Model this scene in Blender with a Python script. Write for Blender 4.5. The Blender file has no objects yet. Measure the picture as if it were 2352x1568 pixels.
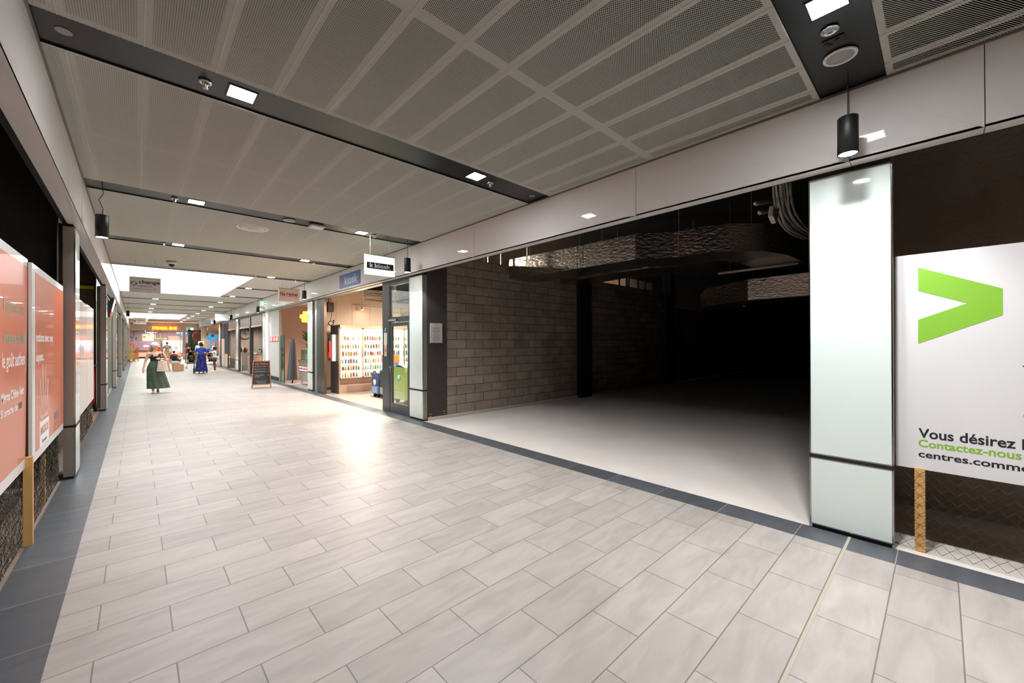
import bpy, bmesh, math, random
from mathutils import Vector, Matrix
random.seed(7)
SC = bpy.context.scene
COL = SC.collection
PI = math.pi

# ------------------------------------------------------------------ camera, world, exposure
CAMZ = 1.6
cam_d = bpy.data.cameras.new('camera')
cam = bpy.data.objects.new('camera', cam_d); COL.objects.link(cam); SC.camera = cam
cam_d.sensor_width = 36.0; cam_d.lens = 36.0 * 921.478 / 2352.0
cam_d.clip_start = 0.05; cam_d.clip_end = 200
_yaw, _pit, _rol = math.radians(43.0882), math.radians(.1012), math.radians(-.1961)
_f = Vector((math.sin(_yaw)*math.cos(_pit), math.cos(_yaw)*math.cos(_pit), math.sin(_pit)))
_r0 = Vector((math.cos(_yaw), -math.sin(_yaw), 0)); _u0 = _r0.cross(_f)
_r = math.cos(_rol)*_r0 + math.sin(_rol)*_u0; _u = -math.sin(_rol)*_r0 + math.cos(_rol)*_u0
cam.matrix_world = Matrix(((_r.x, _u.x, -_f.x, 0), (_r.y, _u.y, -_f.y, 0), (_r.z, _u.z, -_f.z, CAMZ), (0, 0, 0, 1)))
W = bpy.data.worlds.new('world'); SC.world = W; W.use_nodes = True
W.node_tree.nodes['Background'].inputs[0].default_value = (.8, .85, .9, 1)
W.node_tree.nodes['Background'].inputs[1].default_value = 0.02
vs = SC.view_settings; vs.view_transform = 'Standard'; vs.look = 'None'; vs.gamma = 1; vs.use_curve_mapping = False
vs.exposure = 0.7
SC.cycles.use_denoising = True
SC.cycles.max_bounces = 8; SC.cycles.diffuse_bounces = 5; SC.cycles.glossy_bounces = 4
SC.cycles.transparent_max_bounces = 12; SC.cycles.sample_clamp_indirect = 6.0
SC.cycles.caustics_reflective = False; SC.cycles.caustics_refractive = False
W_LAMP = 36.0
E_LAMP = 100.0       # square ceiling lights
E_PEND = 25.0       # black pendants
E_SKY = 3.2         # roof lights

# ------------------------------------------------------------------ constants of the place
XL, XR = -0.473, 4.125          # faces of the two white fascias
ZS, ZT, ZC = 3.02, 3.575, 3.59  # soffit underside, fascia top, ceiling
STRIP = [0.473 + 3.37*k for k in range(-2, 16)]
PXR = 4.24                      # corridor face of the right hand pillars

# ------------------------------------------------------------------ helpers
def lin(h):
    h = h.lstrip('#'); h = ''.join(c*2 for c in h) if len(h) == 3 else h; v = [int(h[i:i+2], 16)/255 for i in (0, 2, 4)]
    return tuple((x/12.92 if x <= .04045 else ((x+.055)/1.055)**2.4) for x in v) + (1,)
MATS = {}
def mat(name, col='#808080', rough=.6, metal=0., spec=.5, emit=0., ecol=None, bump=0., bscale=40., var=0., vscale=3., stretch=(1, 1, 1), trans=0., coat=0.):
    m = bpy.data.materials.new(name); m.use_nodes = True; nt = m.node_tree; b = nt.nodes['Principled BSDF']
    c = lin(col) if isinstance(col, str) else col
    b.inputs['Base Color'].default_value = c; b.inputs['Roughness'].default_value = rough
    b.inputs['Metallic'].default_value = metal; b.inputs['Specular IOR Level'].default_value = spec
    if coat: b.inputs['Coat Weight'].default_value = coat; b.inputs['Coat Roughness'].default_value = .04
    if emit:
        b.inputs['Emission Color'].default_value = lin(ecol) if ecol else c; b.inputs['Emission Strength'].default_value = emit
    if var or bump:
        tc = nt.nodes.new('ShaderNodeTexCoord'); mp = nt.nodes.new('ShaderNodeMapping'); mp.inputs['Scale'].default_value = stretch
        nt.links.new(tc.outputs['Object'], mp.inputs[0])
    if var:
        n = nt.nodes.new('ShaderNodeTexNoise'); n.inputs['Scale'].default_value = vscale; n.inputs['Detail'].default_value = 6
        nt.links.new(mp.outputs[0], n.inputs[0])
        mx = nt.nodes.new('ShaderNodeMix'); mx.data_type = 'RGBA'
        mx.inputs[6].default_value = tuple(x*(1-var) for x in c[:3]) + (1,); mx.inputs[7].default_value = tuple(min(1, x*(1+var)) for x in c[:3]) + (1,)
        nt.links.new(n.outputs[0], mx.inputs[0]); nt.links.new(mx.outputs[2], b.inputs['Base Color'])
    if bump:
        n2 = nt.nodes.new('ShaderNodeTexNoise'); n2.inputs['Scale'].default_value = bscale; n2.inputs['Detail'].default_value = 4
        nt.links.new(mp.outputs[0], n2.inputs[0]); bp = nt.nodes.new('ShaderNodeBump'); bp.inputs['Strength'].default_value = bump
        bp.inputs['Distance'].default_value = .02; nt.links.new(n2.outputs[0], bp.inputs['Height']); nt.links.new(bp.outputs[0], b.inputs['Normal'])
    MATS[name] = m; return m
def M(n): return MATS[n]
def glassmat(name, tint='#e8f2ee', refl=.5):
    m = bpy.data.materials.new(name); m.use_nodes = True; nt = m.node_tree; nt.nodes.clear()
    o = nt.nodes.new('ShaderNodeOutputMaterial'); t = nt.nodes.new('ShaderNodeBsdfTransparent'); t.inputs[0].default_value = lin(tint)
    g = nt.nodes.new('ShaderNodeBsdfGlossy'); g.inputs['Roughness'].default_value = .02; g.inputs[0].default_value = (.9, .95, .93, 1)
    fr = nt.nodes.new('ShaderNodeFresnel'); ge = nt.nodes.new('ShaderNodeNewGeometry'); mr = nt.nodes.new('ShaderNodeMapRange')
    mr.inputs[3].default_value = 1.45; mr.inputs[4].default_value = 1/1.45; nt.links.new(ge.outputs['Backfacing'], mr.inputs[0]); nt.links.new(mr.outputs[0], fr.inputs[0]); mx = nt.nodes.new('ShaderNodeMixShader')
    nt.links.new(fr.outputs[0], mx.inputs[0]); nt.links.new(t.outputs[0], mx.inputs[1]); nt.links.new(g.outputs[0], mx.inputs[2]); nt.links.new(mx.outputs[0], o.inputs[0])
    MATS[name] = m; return m

class MB:
    def __init__(s): s.v = []; s.f = []; s.smooth = []
    def add(s, vs_, fs, sm=False):
        n = len(s.v); s.v += [tuple(x) for x in vs_]; s.f += [tuple(i+n for i in f) for f in fs]; s.smooth += [sm]*len(fs); return s
    def box(s, x0, x1, y0, y1, z0, z1):
        x0, x1 = min(x0, x1), max(x0, x1); y0, y1 = min(y0, y1), max(y0, y1); z0, z1 = min(z0, z1), max(z0, z1)
        return s.add([(x0, y0, z0), (x1, y0, z0), (x1, y1, z0), (x0, y1, z0), (x0, y0, z1), (x1, y0, z1), (x1, y1, z1), (x0, y1, z1)],
                     [(0, 3, 2, 1), (4, 5, 6, 7), (0, 1, 5, 4), (1, 2, 6, 5), (2, 3, 7, 6), (3, 0, 4, 7)])
    def obox(s, c, ax, ay, az, hx, hy, hz):
        c = Vector(c); ax, ay, az = Vector(ax).normalized(), Vector(ay).normalized(), Vector(az).normalized()
        vs_ = [c + ax*hx*a + ay*hy*b + az*hz*d for d in (-1, 1) for a, b in ((-1, -1), (1, -1), (1, 1), (-1, 1))]
        return s.add(vs_, [(0, 3, 2, 1), (4, 5, 6, 7), (0, 1, 5, 4), (1, 2, 6, 5), (2, 3, 7, 6), (3, 0, 4, 7)])
    def bar(s, p, q, w, h=None, up=(0, 0, 1)):
        p, q = Vector(p), Vector(q); h = h or w; d = (q-p); L = d.length; d.normalize(); u = Vector(up)
        if abs(d.dot(u)) > .95: u = Vector((1, 0, 0))
        a = d.cross(u).normalized(); b = a.cross(d)
        return s.obox((p+q)/2, d, a, b, L/2, w/2, h/2)
    def tube(s, pts, r, n=8, cap=True):
        pts = [Vector(p) for p in pts]; k = len(pts); rr = r if isinstance(r, (list, tuple)) else [r]*k
        rings = []; prev = None
        for i, p in enumerate(pts):
            d = (pts[min(i+1, k-1)] - pts[max(i-1, 0)]).normalized()
            if prev is None:
                u = Vector((0, 0, 1)) if abs(d.z) < .9 else Vector((1, 0, 0)); a = d.cross(u).normalized()
            else: a = (prev - d*prev.dot(d)).normalized()
            prev = a; b = d.cross(a)
            rings.append([p + (a*math.cos(2*PI*j/n) + b*math.sin(2*PI*j/n))*rr[i] for j in range(n)])
        vs_ = [v for rg in rings for v in rg]; fs = []
        for i in range(k-1):
            for j in range(n): fs.append((i*n+j, i*n+(j+1) % n, (i+1)*n+(j+1) % n, (i+1)*n+j))
        if cap: fs += [tuple(range(n-1, -1, -1)), tuple((k-1)*n+j for j in range(n))]
        return s.add(vs_, fs, n > 5)
    def lathe(s, prof, c=(0, 0, 0), n=20, sx=1., sy=1.):
        vs_ = []; k = len(prof)
        for r, z in prof: vs_ += [(c[0]+sx*r*math.cos(2*PI*j/n), c[1]+sy*r*math.sin(2*PI*j/n), c[2]+z) for j in range(n)]
        fs = [(i*n+j, i*n+(j+1) % n, (i+1)*n+(j+1) % n, (i+1)*n+j) for i in range(k-1) for j in range(n)]
        fs += [tuple(range(n-1, -1, -1)), tuple((k-1)*n+j for j in range(n))]
        return s.add(vs_, fs, True)
    def ell(s, c, rx, ry, rz, n=14, m=9):
        prof = [(max(.001, math.sin(PI*i/m)), -math.cos(PI*i/m)) for i in range(m+1)]; vs_ = []
        for r, z in prof: vs_ += [(c[0]+rx*r*math.cos(2*PI*j/n), c[1]+ry*r*math.sin(2*PI*j/n), c[2]+rz*z) for j in range(n)]
        fs = [(i*n+j, i*n+(j+1) % n, (i+1)*n+(j+1) % n, (i+1)*n+j) for i in range(m) for j in range(n)]
        return s.add(vs_, fs, True)
    def prism(s, pts, off):          # closed polygon of 3-D points extruded by a vector
        o = Vector(off); n = len(pts); P = [Vector(p) for p in pts]
        return s.add(P + [p+o for p in P], [tuple(range(n-1, -1, -1)), tuple(range(n, 2*n))] + [(i, (i+1) % n, n+(i+1) % n, n+i) for i in range(n)])
    def grid(s, fn, nu, nv, sm=True):
        vs_ = [fn(i/nu, j/nv) for j in range(nv+1) for i in range(nu+1)]
        return s.add(vs_, [(j*(nu+1)+i, j*(nu+1)+i+1, (j+1)*(nu+1)+i+1, (j+1)*(nu+1)+i) for j in range(nv) for i in range(nu)], sm)
    def xf(s, mtx): s.v = [tuple(mtx @ Vector(v)) for v in s.v]; return s
    def build(s, name, m, parent=None, local=False, bevel=0.):
        o_ = Vector((0, 0, 0))
        if parent is not None and not local:
            q = parent
            while q is not None: o_ += q.location; q = q.parent
        me = bpy.data.meshes.new(name); me.from_pydata([tuple(Vector(v)-o_) for v in s.v], [], s.f)
        me.polygons.foreach_set('use_smooth', s.smooth)
        me.materials.append(M(m) if isinstance(m, str) else m); me.update()
        bm = bmesh.new(); bm.from_mesh(me); bmesh.ops.recalc_face_normals(bm, faces=bm.faces)
        if bevel:
            bmesh.ops.remove_doubles(bm, verts=bm.verts, dist=1e-5)
            bmesh.ops.bevel(bm, geom=[e for e in bm.edges if e.is_manifold and e.calc_face_angle(0) > .6], offset=bevel, segments=2, affect='EDGES', profile=.5)
        bm.to_mesh(me); bm.free()
        o = bpy.data.objects.new(name, me); COL.objects.link(o)
        if parent is not None: o.parent = parent
        return o
def tag(o, label, cat, group=None):
    o['label'] = label; o['category'] = cat
    if group: o['group'] = group
    return o
def thing(name, label, cat, loc=(0, 0, 0), group=None, rz=0.):
    o = bpy.data.objects.new(name, None); COL.objects.link(o); o.location = loc; o.rotation_euler = (0, 0, rz); o.empty_display_size = .1
    return tag(o, label, cat, group)
def S(name, mb, m, bevel=0.):
    o = mb.build(name, m, bevel=bevel); o['kind'] = 'structure'; return o
def Bx(*a): return MB().box(*a)
def cp(o, parent=None):
    c = o.copy(); COL.objects.link(c)
    if parent: c.parent = parent
    for ch in list(o.children): cp(ch, c)
    return c
def dup(o, loc, label, group=None, rz=None):
    c = cp(o); c.location = loc; c['label'] = label
    if rz is not None: c.rotation_euler = (0, 0, rz)
    if group: c['group'] = group
    return c
def text(s, name, m, parent, origin, right, up, width=None, height=.05, bold=0., ext=.0005, shear=0.):
    """flat raised lettering: lower-left corner of the ink at origin, ink box scaled to width x height"""
    cu = bpy.data.curves.new('t', 'FONT'); cu.body = s; cu.size = 1; cu.offset = bold; cu.extrude = 0.0; cu.shear = shear
    cu.resolution_u = 3
    ob = bpy.data.objects.new('t', cu); COL.objects.link(ob)
    dg = bpy.context.evaluated_depsgraph_get(); me = bpy.data.meshes.new_from_object(ob.evaluated_get(dg))
    bpy.data.objects.remove(ob); bpy.data.curves.remove(cu)
    vs_ = [v.co.copy() for v in me.vertices]; fs = [tuple(p.vertices) for p in me.polygons]; bpy.data.meshes.remove(me)
    if not vs_: return None
    x0, x1 = min(v.x for v in vs_), max(v.x for v in vs_); y0, y1 = min(v.y for v in vs_), max(v.y for v in vs_)
    ky = height/(y1-y0); kx = (width/(x1-x0)) if width else ky
    R, U, O = Vector(right).normalized(), Vector(up).normalized(), Vector(origin); N = R.cross(U)
    mb = MB()
    mb.add([O + R*((v.x-x0)*kx) + U*((v.y-y0)*ky) + N*ext for v in vs_], fs)
    # rim down to the surface so that the letters have thickness
    cnt = {}
    for f in fs:
        for i in range(len(f)):
            e = (f[i], f[(i+1) % len(f)]); k = tuple(sorted(e)); cnt.setdefault(k, []).append(e)
    rim = [e[0] for e in cnt.values() if len(e) == 1]; n = len(mb.v)
    mb.v += [tuple(Vector(v)-N*ext) for v in mb.v[:n]]
    for a, b in rim: mb.f.append((a, b, b+n, a+n)); mb.smooth.append(False)
    return mb.build(name, m, parent)

# ------------------------------------------------------------------ materials
def brickmat(name, cols, mortar, bw, rh, x0, y0, off=.5, ms=.0035, rough=.45, axes='XY', streak=.5, bump=.15, tone=.05, msmooth=.1, stain=0.):
    """tiles or blocks laid in object space: cols = two tile colours"""
    m = bpy.data.materials.new(name); m.use_nodes = True; nt = m.node_tree; b = nt.nodes['Principled BSDF']; N = nt.nodes.new; L = nt.links.new
    tc = N('ShaderNodeTexCoord'); sp = N('ShaderNodeSeparateXYZ'); cb = N('ShaderNodeCombineXYZ'); L(tc.outputs['Object'], sp.inputs[0])
    def shift(o, v):
        a = N('ShaderNodeMath'); a.operation = 'SUBTRACT'; L(o, a.inputs[0]); a.inputs[1].default_value = v; return a.outputs[0]
    L(shift(sp.outputs[axes[0]], x0), cb.inputs[0]); L(shift(sp.outputs[axes[1]], y0), cb.inputs[1])
    br = N('ShaderNodeTexBrick'); L(cb.outputs[0], br.inputs[0]); br.offset = off; br.offset_frequency = 2; br.squash = 1
    br.inputs['Scale'].default_value = 1; br.inputs['Brick Width'].default_value = bw; br.inputs['Row Height'].default_value = rh
    br.inputs['Mortar Size'].default_value = ms; br.inputs['Mortar Smooth'].default_value = msmooth; br.inputs['Bias'].default_value = 0
    br.inputs['Color1'].default_value = lin(cols[0]); br.inputs['Color2'].default_value = lin(cols[1]); br.inputs['Mortar'].default_value = lin(mortar)
    mp = N('ShaderNodeMapping'); L(tc.outputs['Object'], mp.inputs[0]); mp.inputs['Scale'].default_value = (1.2, 4.5, 1) if axes == 'XY' else (1.5, 1.5, 3)
    mp.inputs['Rotation'].default_value = (0, 0, .25)
    n = N('ShaderNodeTexNoise'); n.inputs['Scale'].default_value = 2.2; n.inputs['Detail'].default_value = 8; n.inputs['Distortion'].default_value = .8; L(mp.outputs[0], n.inputs[0])
    rmp = N('ShaderNodeMapRange'); rmp.inputs[1].default_value = .3; rmp.inputs[2].default_value = .7; rmp.inputs[3].default_value = 1-tone; rmp.inputs[4].default_value = 1+tone; L(n.outputs[0], rmp.inputs[0])
    mul = N('ShaderNodeVectorMath'); mul.operation = 'SCALE'; L(br.outputs[0], mul.inputs[0]); L(rmp.outputs[0], mul.inputs['Scale'])
    last = mul.outputs[0]
    if stain:
        n3 = N('ShaderNodeTexNoise'); n3.inputs['Scale'].default_value = 1.1; n3.inputs['Detail'].default_value = 5; L(tc.outputs['Object'], n3.inputs[0])
        r3 = N('ShaderNodeMapRange'); r3.inputs[1].default_value = .35; r3.inputs[2].default_value = .6; r3.inputs[3].default_value = 1-stain; r3.inputs[4].default_value = 1; L(n3.outputs[0], r3.inputs[0])
        m3 = N('ShaderNodeVectorMath'); m3.operation = 'SCALE'; L(last, m3.inputs[0]); L(r3.outputs[0], m3.inputs['Scale']); last = m3.outputs[0]
    L(last, b.inputs['Base Color']); b.inputs['Roughness'].default_value = rough
    bp = N('ShaderNodeBump'); bp.inputs['Strength'].default_value = bump; bp.inputs['Distance'].default_value = .004; bp.invert = True
    L(br.outputs[1], bp.inputs['Height']); L(bp.outputs[0], b.inputs['Normal'])
    MATS[name] = m; return m
brickmat('floor_tile', ('#a69e98', '#9b938d'), '#6f6962', .6125, .2995, .145, .227, tone=.11, rough=.44)
brickmat('slate_tile', ('#53565a', '#4b4e51'), '#8a8580', 10., .606, .0, .23, off=0, tone=.14, rough=.38)
brickmat('kiosk_tile', ('#a89d94', '#9f948b'), '#776f68', .6125, .2995, .145, .227, tone=.10, rough=.3)
brickmat('block_wall', ('#b3a597', '#9f9385'), '#5a514a', .5, .2, 4.83, .06, axes='XZ', ms=.008, rough=.95, tone=.12, bump=.5, msmooth=.4, stain=.25)
mat('concrete_floor', '#d0c8c0', .75, var=.10, vscale=1.6, bump=.08, bscale=60)
mat('concrete_wall', '#a99b8e', .9, var=.3, vscale=1.8, bump=.25, bscale=30)
mat('concrete_dark', '#4c4744', .9, var=.25, vscale=5, bump=.3, bscale=60)
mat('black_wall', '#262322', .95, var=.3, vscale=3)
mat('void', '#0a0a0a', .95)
mat('brown_wall', '#5a4a3c', .9, var=.2, vscale=2)
mat('white_panel', '#e6e2df', .6, spec=.3, coat=.35)
mat('grey_trim', '#6d665f', .5)
mat('mesh_metal', '#c6c6bc', .55)
mat('rail_metal', '#d2cdc5', .6)
mat('channel', '#161618', .36, metal=.2, spec=.5)
mat('plain_ceiling', '#ddd6cf', .6)
mat('steel', '#a3998f', .42, metal=.45, bump=.02, bscale=200, stretch=(1, 1, .02))
mat('steel_light', '#b9b3ab', .3, metal=.8)
mat('chrome', '#d0d0d0', .15, metal=1)
mat('pale_glass', '#d9e3de', .12, spec=.5, coat=.6)
mat('dark_gap', '#171412', .8)
mat('anthracite', '#3f4348', .35, metal=.3)
mat('black_metal', '#141414', .5, metal=.2)
mat('white_plastic', '#d8d4cf', .45)
mat('grey_plastic', '#9a9895', .5)
mat('lamp_face', '#ffffff', .5, emit=E_LAMP, ecol='#fbfbff')
mat('pendant_face', '#ffffff', .5, emit=E_PEND, ecol='#fbfbff')
mat('skylight_face', '#ffffff', .5, emit=E_SKY, ecol='#f4f8ff')
mat('white_paint', '#e6e4e1', .6)
mat('warm_wall', '#e3cfbb', .7)
mat('pink_wall', '#e6c6b4', .7)
mat('orange_print', '#cf6236', .35, coat=.25, var=.04, vscale=1.5)
mat('white_board', '#dcdad9', .35, coat=.3)
mat('cream_board', '#d8cdc5', .4, coat=.3)
mat('green_print', '#84b83a', .45)
mat('ink', '#23232b', .5)
mat('ink_soft', '#6a6a6c', .5)
mat('white_ink', '#f4f2ef', .4)
mat('olive_ink', '#8a8a52', .4)
mat('sage_ink', '#8e9a80', .4)
mat('teal_print', '#2f7f9c', .5)
mat('pine', '#d9a865', .7, var=.15, vscale=6, stretch=(8, 8, .6))
mat('wire', '#2c2a26', .5, metal=.6)
mat('wire_left', '#4a4036', .5, metal=.4)
mat('foil', '#aaa59d', .27, metal=.95, bump=1., bscale=11, stretch=(1, 1, 2.2))
mat('cable', '#a39e97', .6)
mat('pipe_metal', '#8d8780', .45, metal=.4)
mat('blue_sign', '#3f6ea6', .4)
mat('red', '#c3281f', .45)
mat('red_bright', '#e03a22', .4)
mat('green_edge', '#3f9a2e', .35)
mat('sign_white', '#e4e4e6', .35)
mat('sign_lit', '#f4f4f6', .35, emit=.55)
mat('sign_grey', '#cfc6c0', .4)
mat('sign_pink', '#d9bfb2', .4)
mat('exit_green', '#1fae62', .4, emit=.5)
mat('exit_white', '#ffffff', .4, emit=.9)
glassmat('clear_glass')
glassmat('green_glass', '#bfe0d2')

# ------------------------------------------------------------------ floor
S('floor', Bx(-.335, 3.97, -8, 52, -.06, 0), 'floor_tile')
S('trim_1', Bx(3.97, 4.262, -8, 52, -.06, 0), 'slate_tile')
S('trim_2', Bx(-.645, -.335, -8, 52, -.06, 0), 'slate_tile')
S('trim_3', Bx(-.335, 3.97, .505, .523, -.001, .0015), mat('joint_sand', '#a39c8c', .8))    # expansion joint
S('trim_4', Bx(3.97, 4.262, .505, .523, -.001, .0015), 'joint_sand')
S('floor_unit', Bx(4.262, 26, -8, 7.2, -.06, -.004), 'concrete_floor')
S('floor_kiosk', Bx(4.262, 12.4, 7.2, 14.2, -.06, -.001), 'kiosk_tile')
S('floor_shops', Bx(4.262, 14, 14.2, 50, -.06, -.001), mat('shop_floor', '#a9a19a', .3, var=.08, vscale=1))
S('floor_left', Bx(-9, -.645, -8, 14.1, -.06, -.004), mat('rubble_floor', '#857568', .95, var=.35, vscale=9))
S('floor_left_shops', Bx(-9, -.645, 14.1, 50, -.06, -.001), 'shop_floor')
S('floor_hall', Bx(-9, 14, 52, 66, -.06, -.001), mat('hall_floor', '#c9a98c', .35, var=.05, vscale=1))

# ------------------------------------------------------------------ fascias, soffits and upper structure
def fascia(side):
    x = XR if side > 0 else XL; d = 1 if side > 0 else -1
    joints = [-8, -4.2, -.206, .49, 2.35, 5.33, 7.45, 9.0, 12.2, 15.6, 19, 22.4, 25.8, 29.2, 32.6, 36, 39.4, 42.8, 45.9] if d > 0 else [-8, -4, .9, 5.69, 6.9, 8.2, 13.7, 17.1, 20.5, 23.9, 27.3, 30.7, 34.1, 37.5, 40.9, 44.3, 47.7, 52]
    for a, b in zip(joints, joints[1:]):
        mb = Bx(x, x+d*.03, a+.002, b-.002, ZS, ZT)
        mb.box(x, x+d*.125, a+.002, b-.002, ZS, ZS+.02)
        o = S('wall_right_fascia' if d > 0 else 'wall_left_fascia', mb, 'white_panel', bevel=.002)
    S('trim_5' if d > 0 else 'trim_6', Bx(x-d*.012, x+d*.02, -8, joints[-1], ZT+.0, ZT+.018), 'grey_trim')
    S('wall_right_upper' if d > 0 else 'wall_left_upper', Bx(x+d*.035, x+d*.12, -8, joints[-1], ZS+.03, 4.4), 'black_wall')
    S('trim_7' if d > 0 else 'trim_8', Bx(x+d*.125, x+d*.17, -8, joints[-1], ZS+.01, ZS+.12), 'black_metal')
fascia(1); fascia(-1)
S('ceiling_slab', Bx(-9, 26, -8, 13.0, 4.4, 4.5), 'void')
S('ceiling_slab', Bx(-9, 26, 13.0, 66, 5.05, 5.1), 'void')
S('wall_behind', Bx(-9, 26, -8.1, -8, -.1, 4.5), 'white_paint')  # unseen end wall added behind the camera, white to bounce light

# black light channels across the ceiling
for k, y in enumerate(STRIP):
    if y > 45 or y < -7: continue
    if 14.1 < y < 21.0 or 36 < y < 43.5: x0 = 2.62
    else: x0 = XL
    mb = Bx(x0, XR, y-.2, y+.2, ZC+.012, ZC+.03).box(x0, XR, y-.2, y-.197, ZC, ZC+.03).box(x0, XR, y+.197, y+.2, ZC, ZC+.03)
    S('ceiling_channel', mb, 'channel')

# expanded metal ceiling panels: one master mesh, linked copies
def mesh_panel(w, l):
    mb = MB(); P = .024; rp = .0068; nx = int(w/(P/2)); ny = int(l/rp)
    hw = .0014; dz = .0026
    for j in range(ny+1):
        y = j*rp; row = []
        for i in range(nx+1):
            s = 1 if (i+j) % 2 else -1
            row.append((i*w/nx, y + s*rp*.5*.86))
        vs_ = []
        for (x, yy) in row: vs_ += [(x, yy-hw, 0), (x, yy+hw, -dz)]
        mb.add(vs_, [(2*i, 2*i+2, 2*i+3, 2*i+1) for i in range(nx)])
    return mb
def rails(w, l):
    mb = MB()
    for a in (0, w): mb.box(a-.035 if a else 0, a if a else .035, 0, l, .006, .012)
    for a in (0, l): mb.box(0, w, a-.04 if a else 0, a if a else .04, .0065, .0115)
    mb.box(-.0025, 0, 0, l, -.003, .03).box(w, w+.0025, 0, l, -.003, .03)
    return mb
PW = .39; X0C = .04 - 2*PW
rowsY = []
for k, y in enumerate(STRIP):
    if y < -3.5 or y > 12: continue
    rowsY += [(y+.2, y+1.685), (y+1.685, y+3.17)]
L0 = 1.485
cols_ = [(XL, .04-PW)] + [(.04+PW*(i-1), .04+PW*i) for i in range(0, 12)]
cols_ = [(a, min(b, XR)) for a, b in cols_ if a < XR-.02]
protoP = {}
for (xa, xb) in cols_:
    w = round(xb-xa-.004, 3)
    for (ya, yb) in rowsY:
        if ya > 13.85 or yb < -1.6: continue
        l = L0
        if w not in protoP:
            a = mesh_panel(w, l-.004).build('ceiling', 'mesh_metal'); b = rails(w, l-.004).build('ceiling_rail', 'rail_metal')
            protoP[w] = (a, b); aa, bb = a, b
        else:
            aa = protoP[w][0].copy(); COL.objects.link(aa); bb = protoP[w][1].copy(); COL.objects.link(bb)
        aa.location = bb.location = (xa+.002, ya+.002, ZC)
        aa['kind'] = bb['kind'] = 'structure'
# far ceiling, plain, around the two roof lights; near end behind the camera
def ceil(x0, x1, y0, y1): S('ceiling', Bx(x0, x1, y0+.0, y1, ZC, ZC+.012), 'plain_ceiling')
SKY = ((13.95, 21.3), (36., 43.8))
for a, b in zip(STRIP, STRIP[1:]):
    y0, y1 = a+.2, b-.2
    if -3.5 < a < 12 or y0 > 45 or y1 < -8: continue
    ceil(2.62, XR, y0, y1)
    seg = [(y0, y1)]
    for s0, s1 in SKY:
        seg = [q for p in seg for q in ([p] if p[1] <= s0 or p[0] >= s1 else [r for r in ((p[0], s0), (s1, p[1])) if r[1] > r[0]+.01])]
    for p, q in seg: ceil(XL, 2.62, p, q)
ceil(XL, 14, 46.2, 52); ceil(XR, 14, 45.9, 46.2)
for (s0, s1, n) in ((13.95, 21.3, 9), (36., 43.8, 11)):
    mb = Bx(XL-.02, XL, s0-.02, s1+.02, ZC, 5.0).box(2.6, 2.62, s0-.02, s1+.02, ZC, 5.).box(XL, 2.6, s0-.02, s0, ZC, 5.).box(XL, 2.6, s1, s1+.02, ZC, 5.)
    S('wall_rooflight', mb, 'white_paint')
    S('window_%d' % n, Bx(XL, 2.6, s0, s1, 5.0, 5.02), 'skylight_face')

# ------------------------------------------------------------------ walls of the units
mb = Bx(4.83, 9.3, 7.2, 7.35, 0, 3.46).box(9.83, 26, 7.2, 7.35, 0, 3.46)
S('wall_unit_left', mb, 'block_wall')
S('wall_unit_pier', Bx(4.34, 4.83, 7.19, 7.36, 0, 4.4), 'concrete_dark')
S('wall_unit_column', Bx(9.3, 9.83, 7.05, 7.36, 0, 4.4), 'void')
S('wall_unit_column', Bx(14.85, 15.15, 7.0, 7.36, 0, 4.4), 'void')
S('trim_9', MB().box(4.36, 14.8, 7.165, 7.2, 0, .06), 'concrete_floor')
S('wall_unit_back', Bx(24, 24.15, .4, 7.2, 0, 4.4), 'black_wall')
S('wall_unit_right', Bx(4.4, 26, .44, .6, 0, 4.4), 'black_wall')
S('wall_next_unit', Bx(5.52, 5.7, -8, .44, 0, 4.4), 'concrete_wall')
# left hand empty unit
S('wall_left_unit_end', Bx(-9, -.72, 7.45, 7.6, 0, 4.4), 'concrete_dark')
S('wall_left_unit_far', Bx(-9, -.72, 13.95, 14.1, 0, 4.4), 'brown_wall')
S('wall_left_back', Bx(-9.1, -9, -8, 66, 0, 4.4), 'black_wall')
# kiosk shell
S('wall_kiosk_far', Bx(4.55, 12.2, 14.2, 14.32, 0, 3.11).box(4.55, 5.98, 14.2, 14.32, 3.11, 4.6), 'warm_wall')
S('wall_kiosk_back', Bx(12.2, 12.35, 7.35, 14.2, 0, 4.6), 'warm_wall')
S('wall_kiosk_near', Bx(4.4, 16, 7.352, 7.37, 0, 3.46), 'warm_wall')
S('trim_10', Bx(4.56, 12.2, 14.19, 14.2, 0, .1), 'grey_trim')
S('trim_11', Bx(4.6, 12.2, 14.185, 14.2, 2.2, 2.23), mat('wall_joint', '#b89f8b', .8))
for x in (5.0, 5.55, 6.2, 7.4): S('trim_12', Bx(x, x+.006, 14.194, 14.2, 2.25, 3.05), 'wall_joint')
# Na Hathai room, service wall, wine shop, door panels
S('wall_na_back', Bx(7.2, 7.3, 14.32, 20.6, 0, 4.6), 'pink_wall')
S('wall_na_far', Bx(4.3, 7.2, 20.1, 20.2, 0, 4.6), 'pink_wall')
S('ceiling_na', Bx(4.3, 7.2, 14.32, 20.1, 3.3, 3.32), 'white_paint')
S('wall_service', Bx(4.29, 4.34, 18.68, 20.3, 0, 3.03), mat('service_grey', '#bdbab5', .5))
S('trim_13', Bx(4.28, 4.292, 18.7, 20.25, .02, .18), 'black_metal')
S('trim_14', Bx(4.25, 4.34, 18.44, 18.52, 0, 3.03), 'steel')
S('wall_service_return', Bx(4.24, 4.33, 20.3, 20.85, 0, 3.02), 'white_paint')
NAVY = mat('navy_wall', '#23263f', .7)
S('wall_wine_back', Bx(8.4, 8.5, 20.2, 35, 0, 4.6), 'navy_wall')
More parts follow.
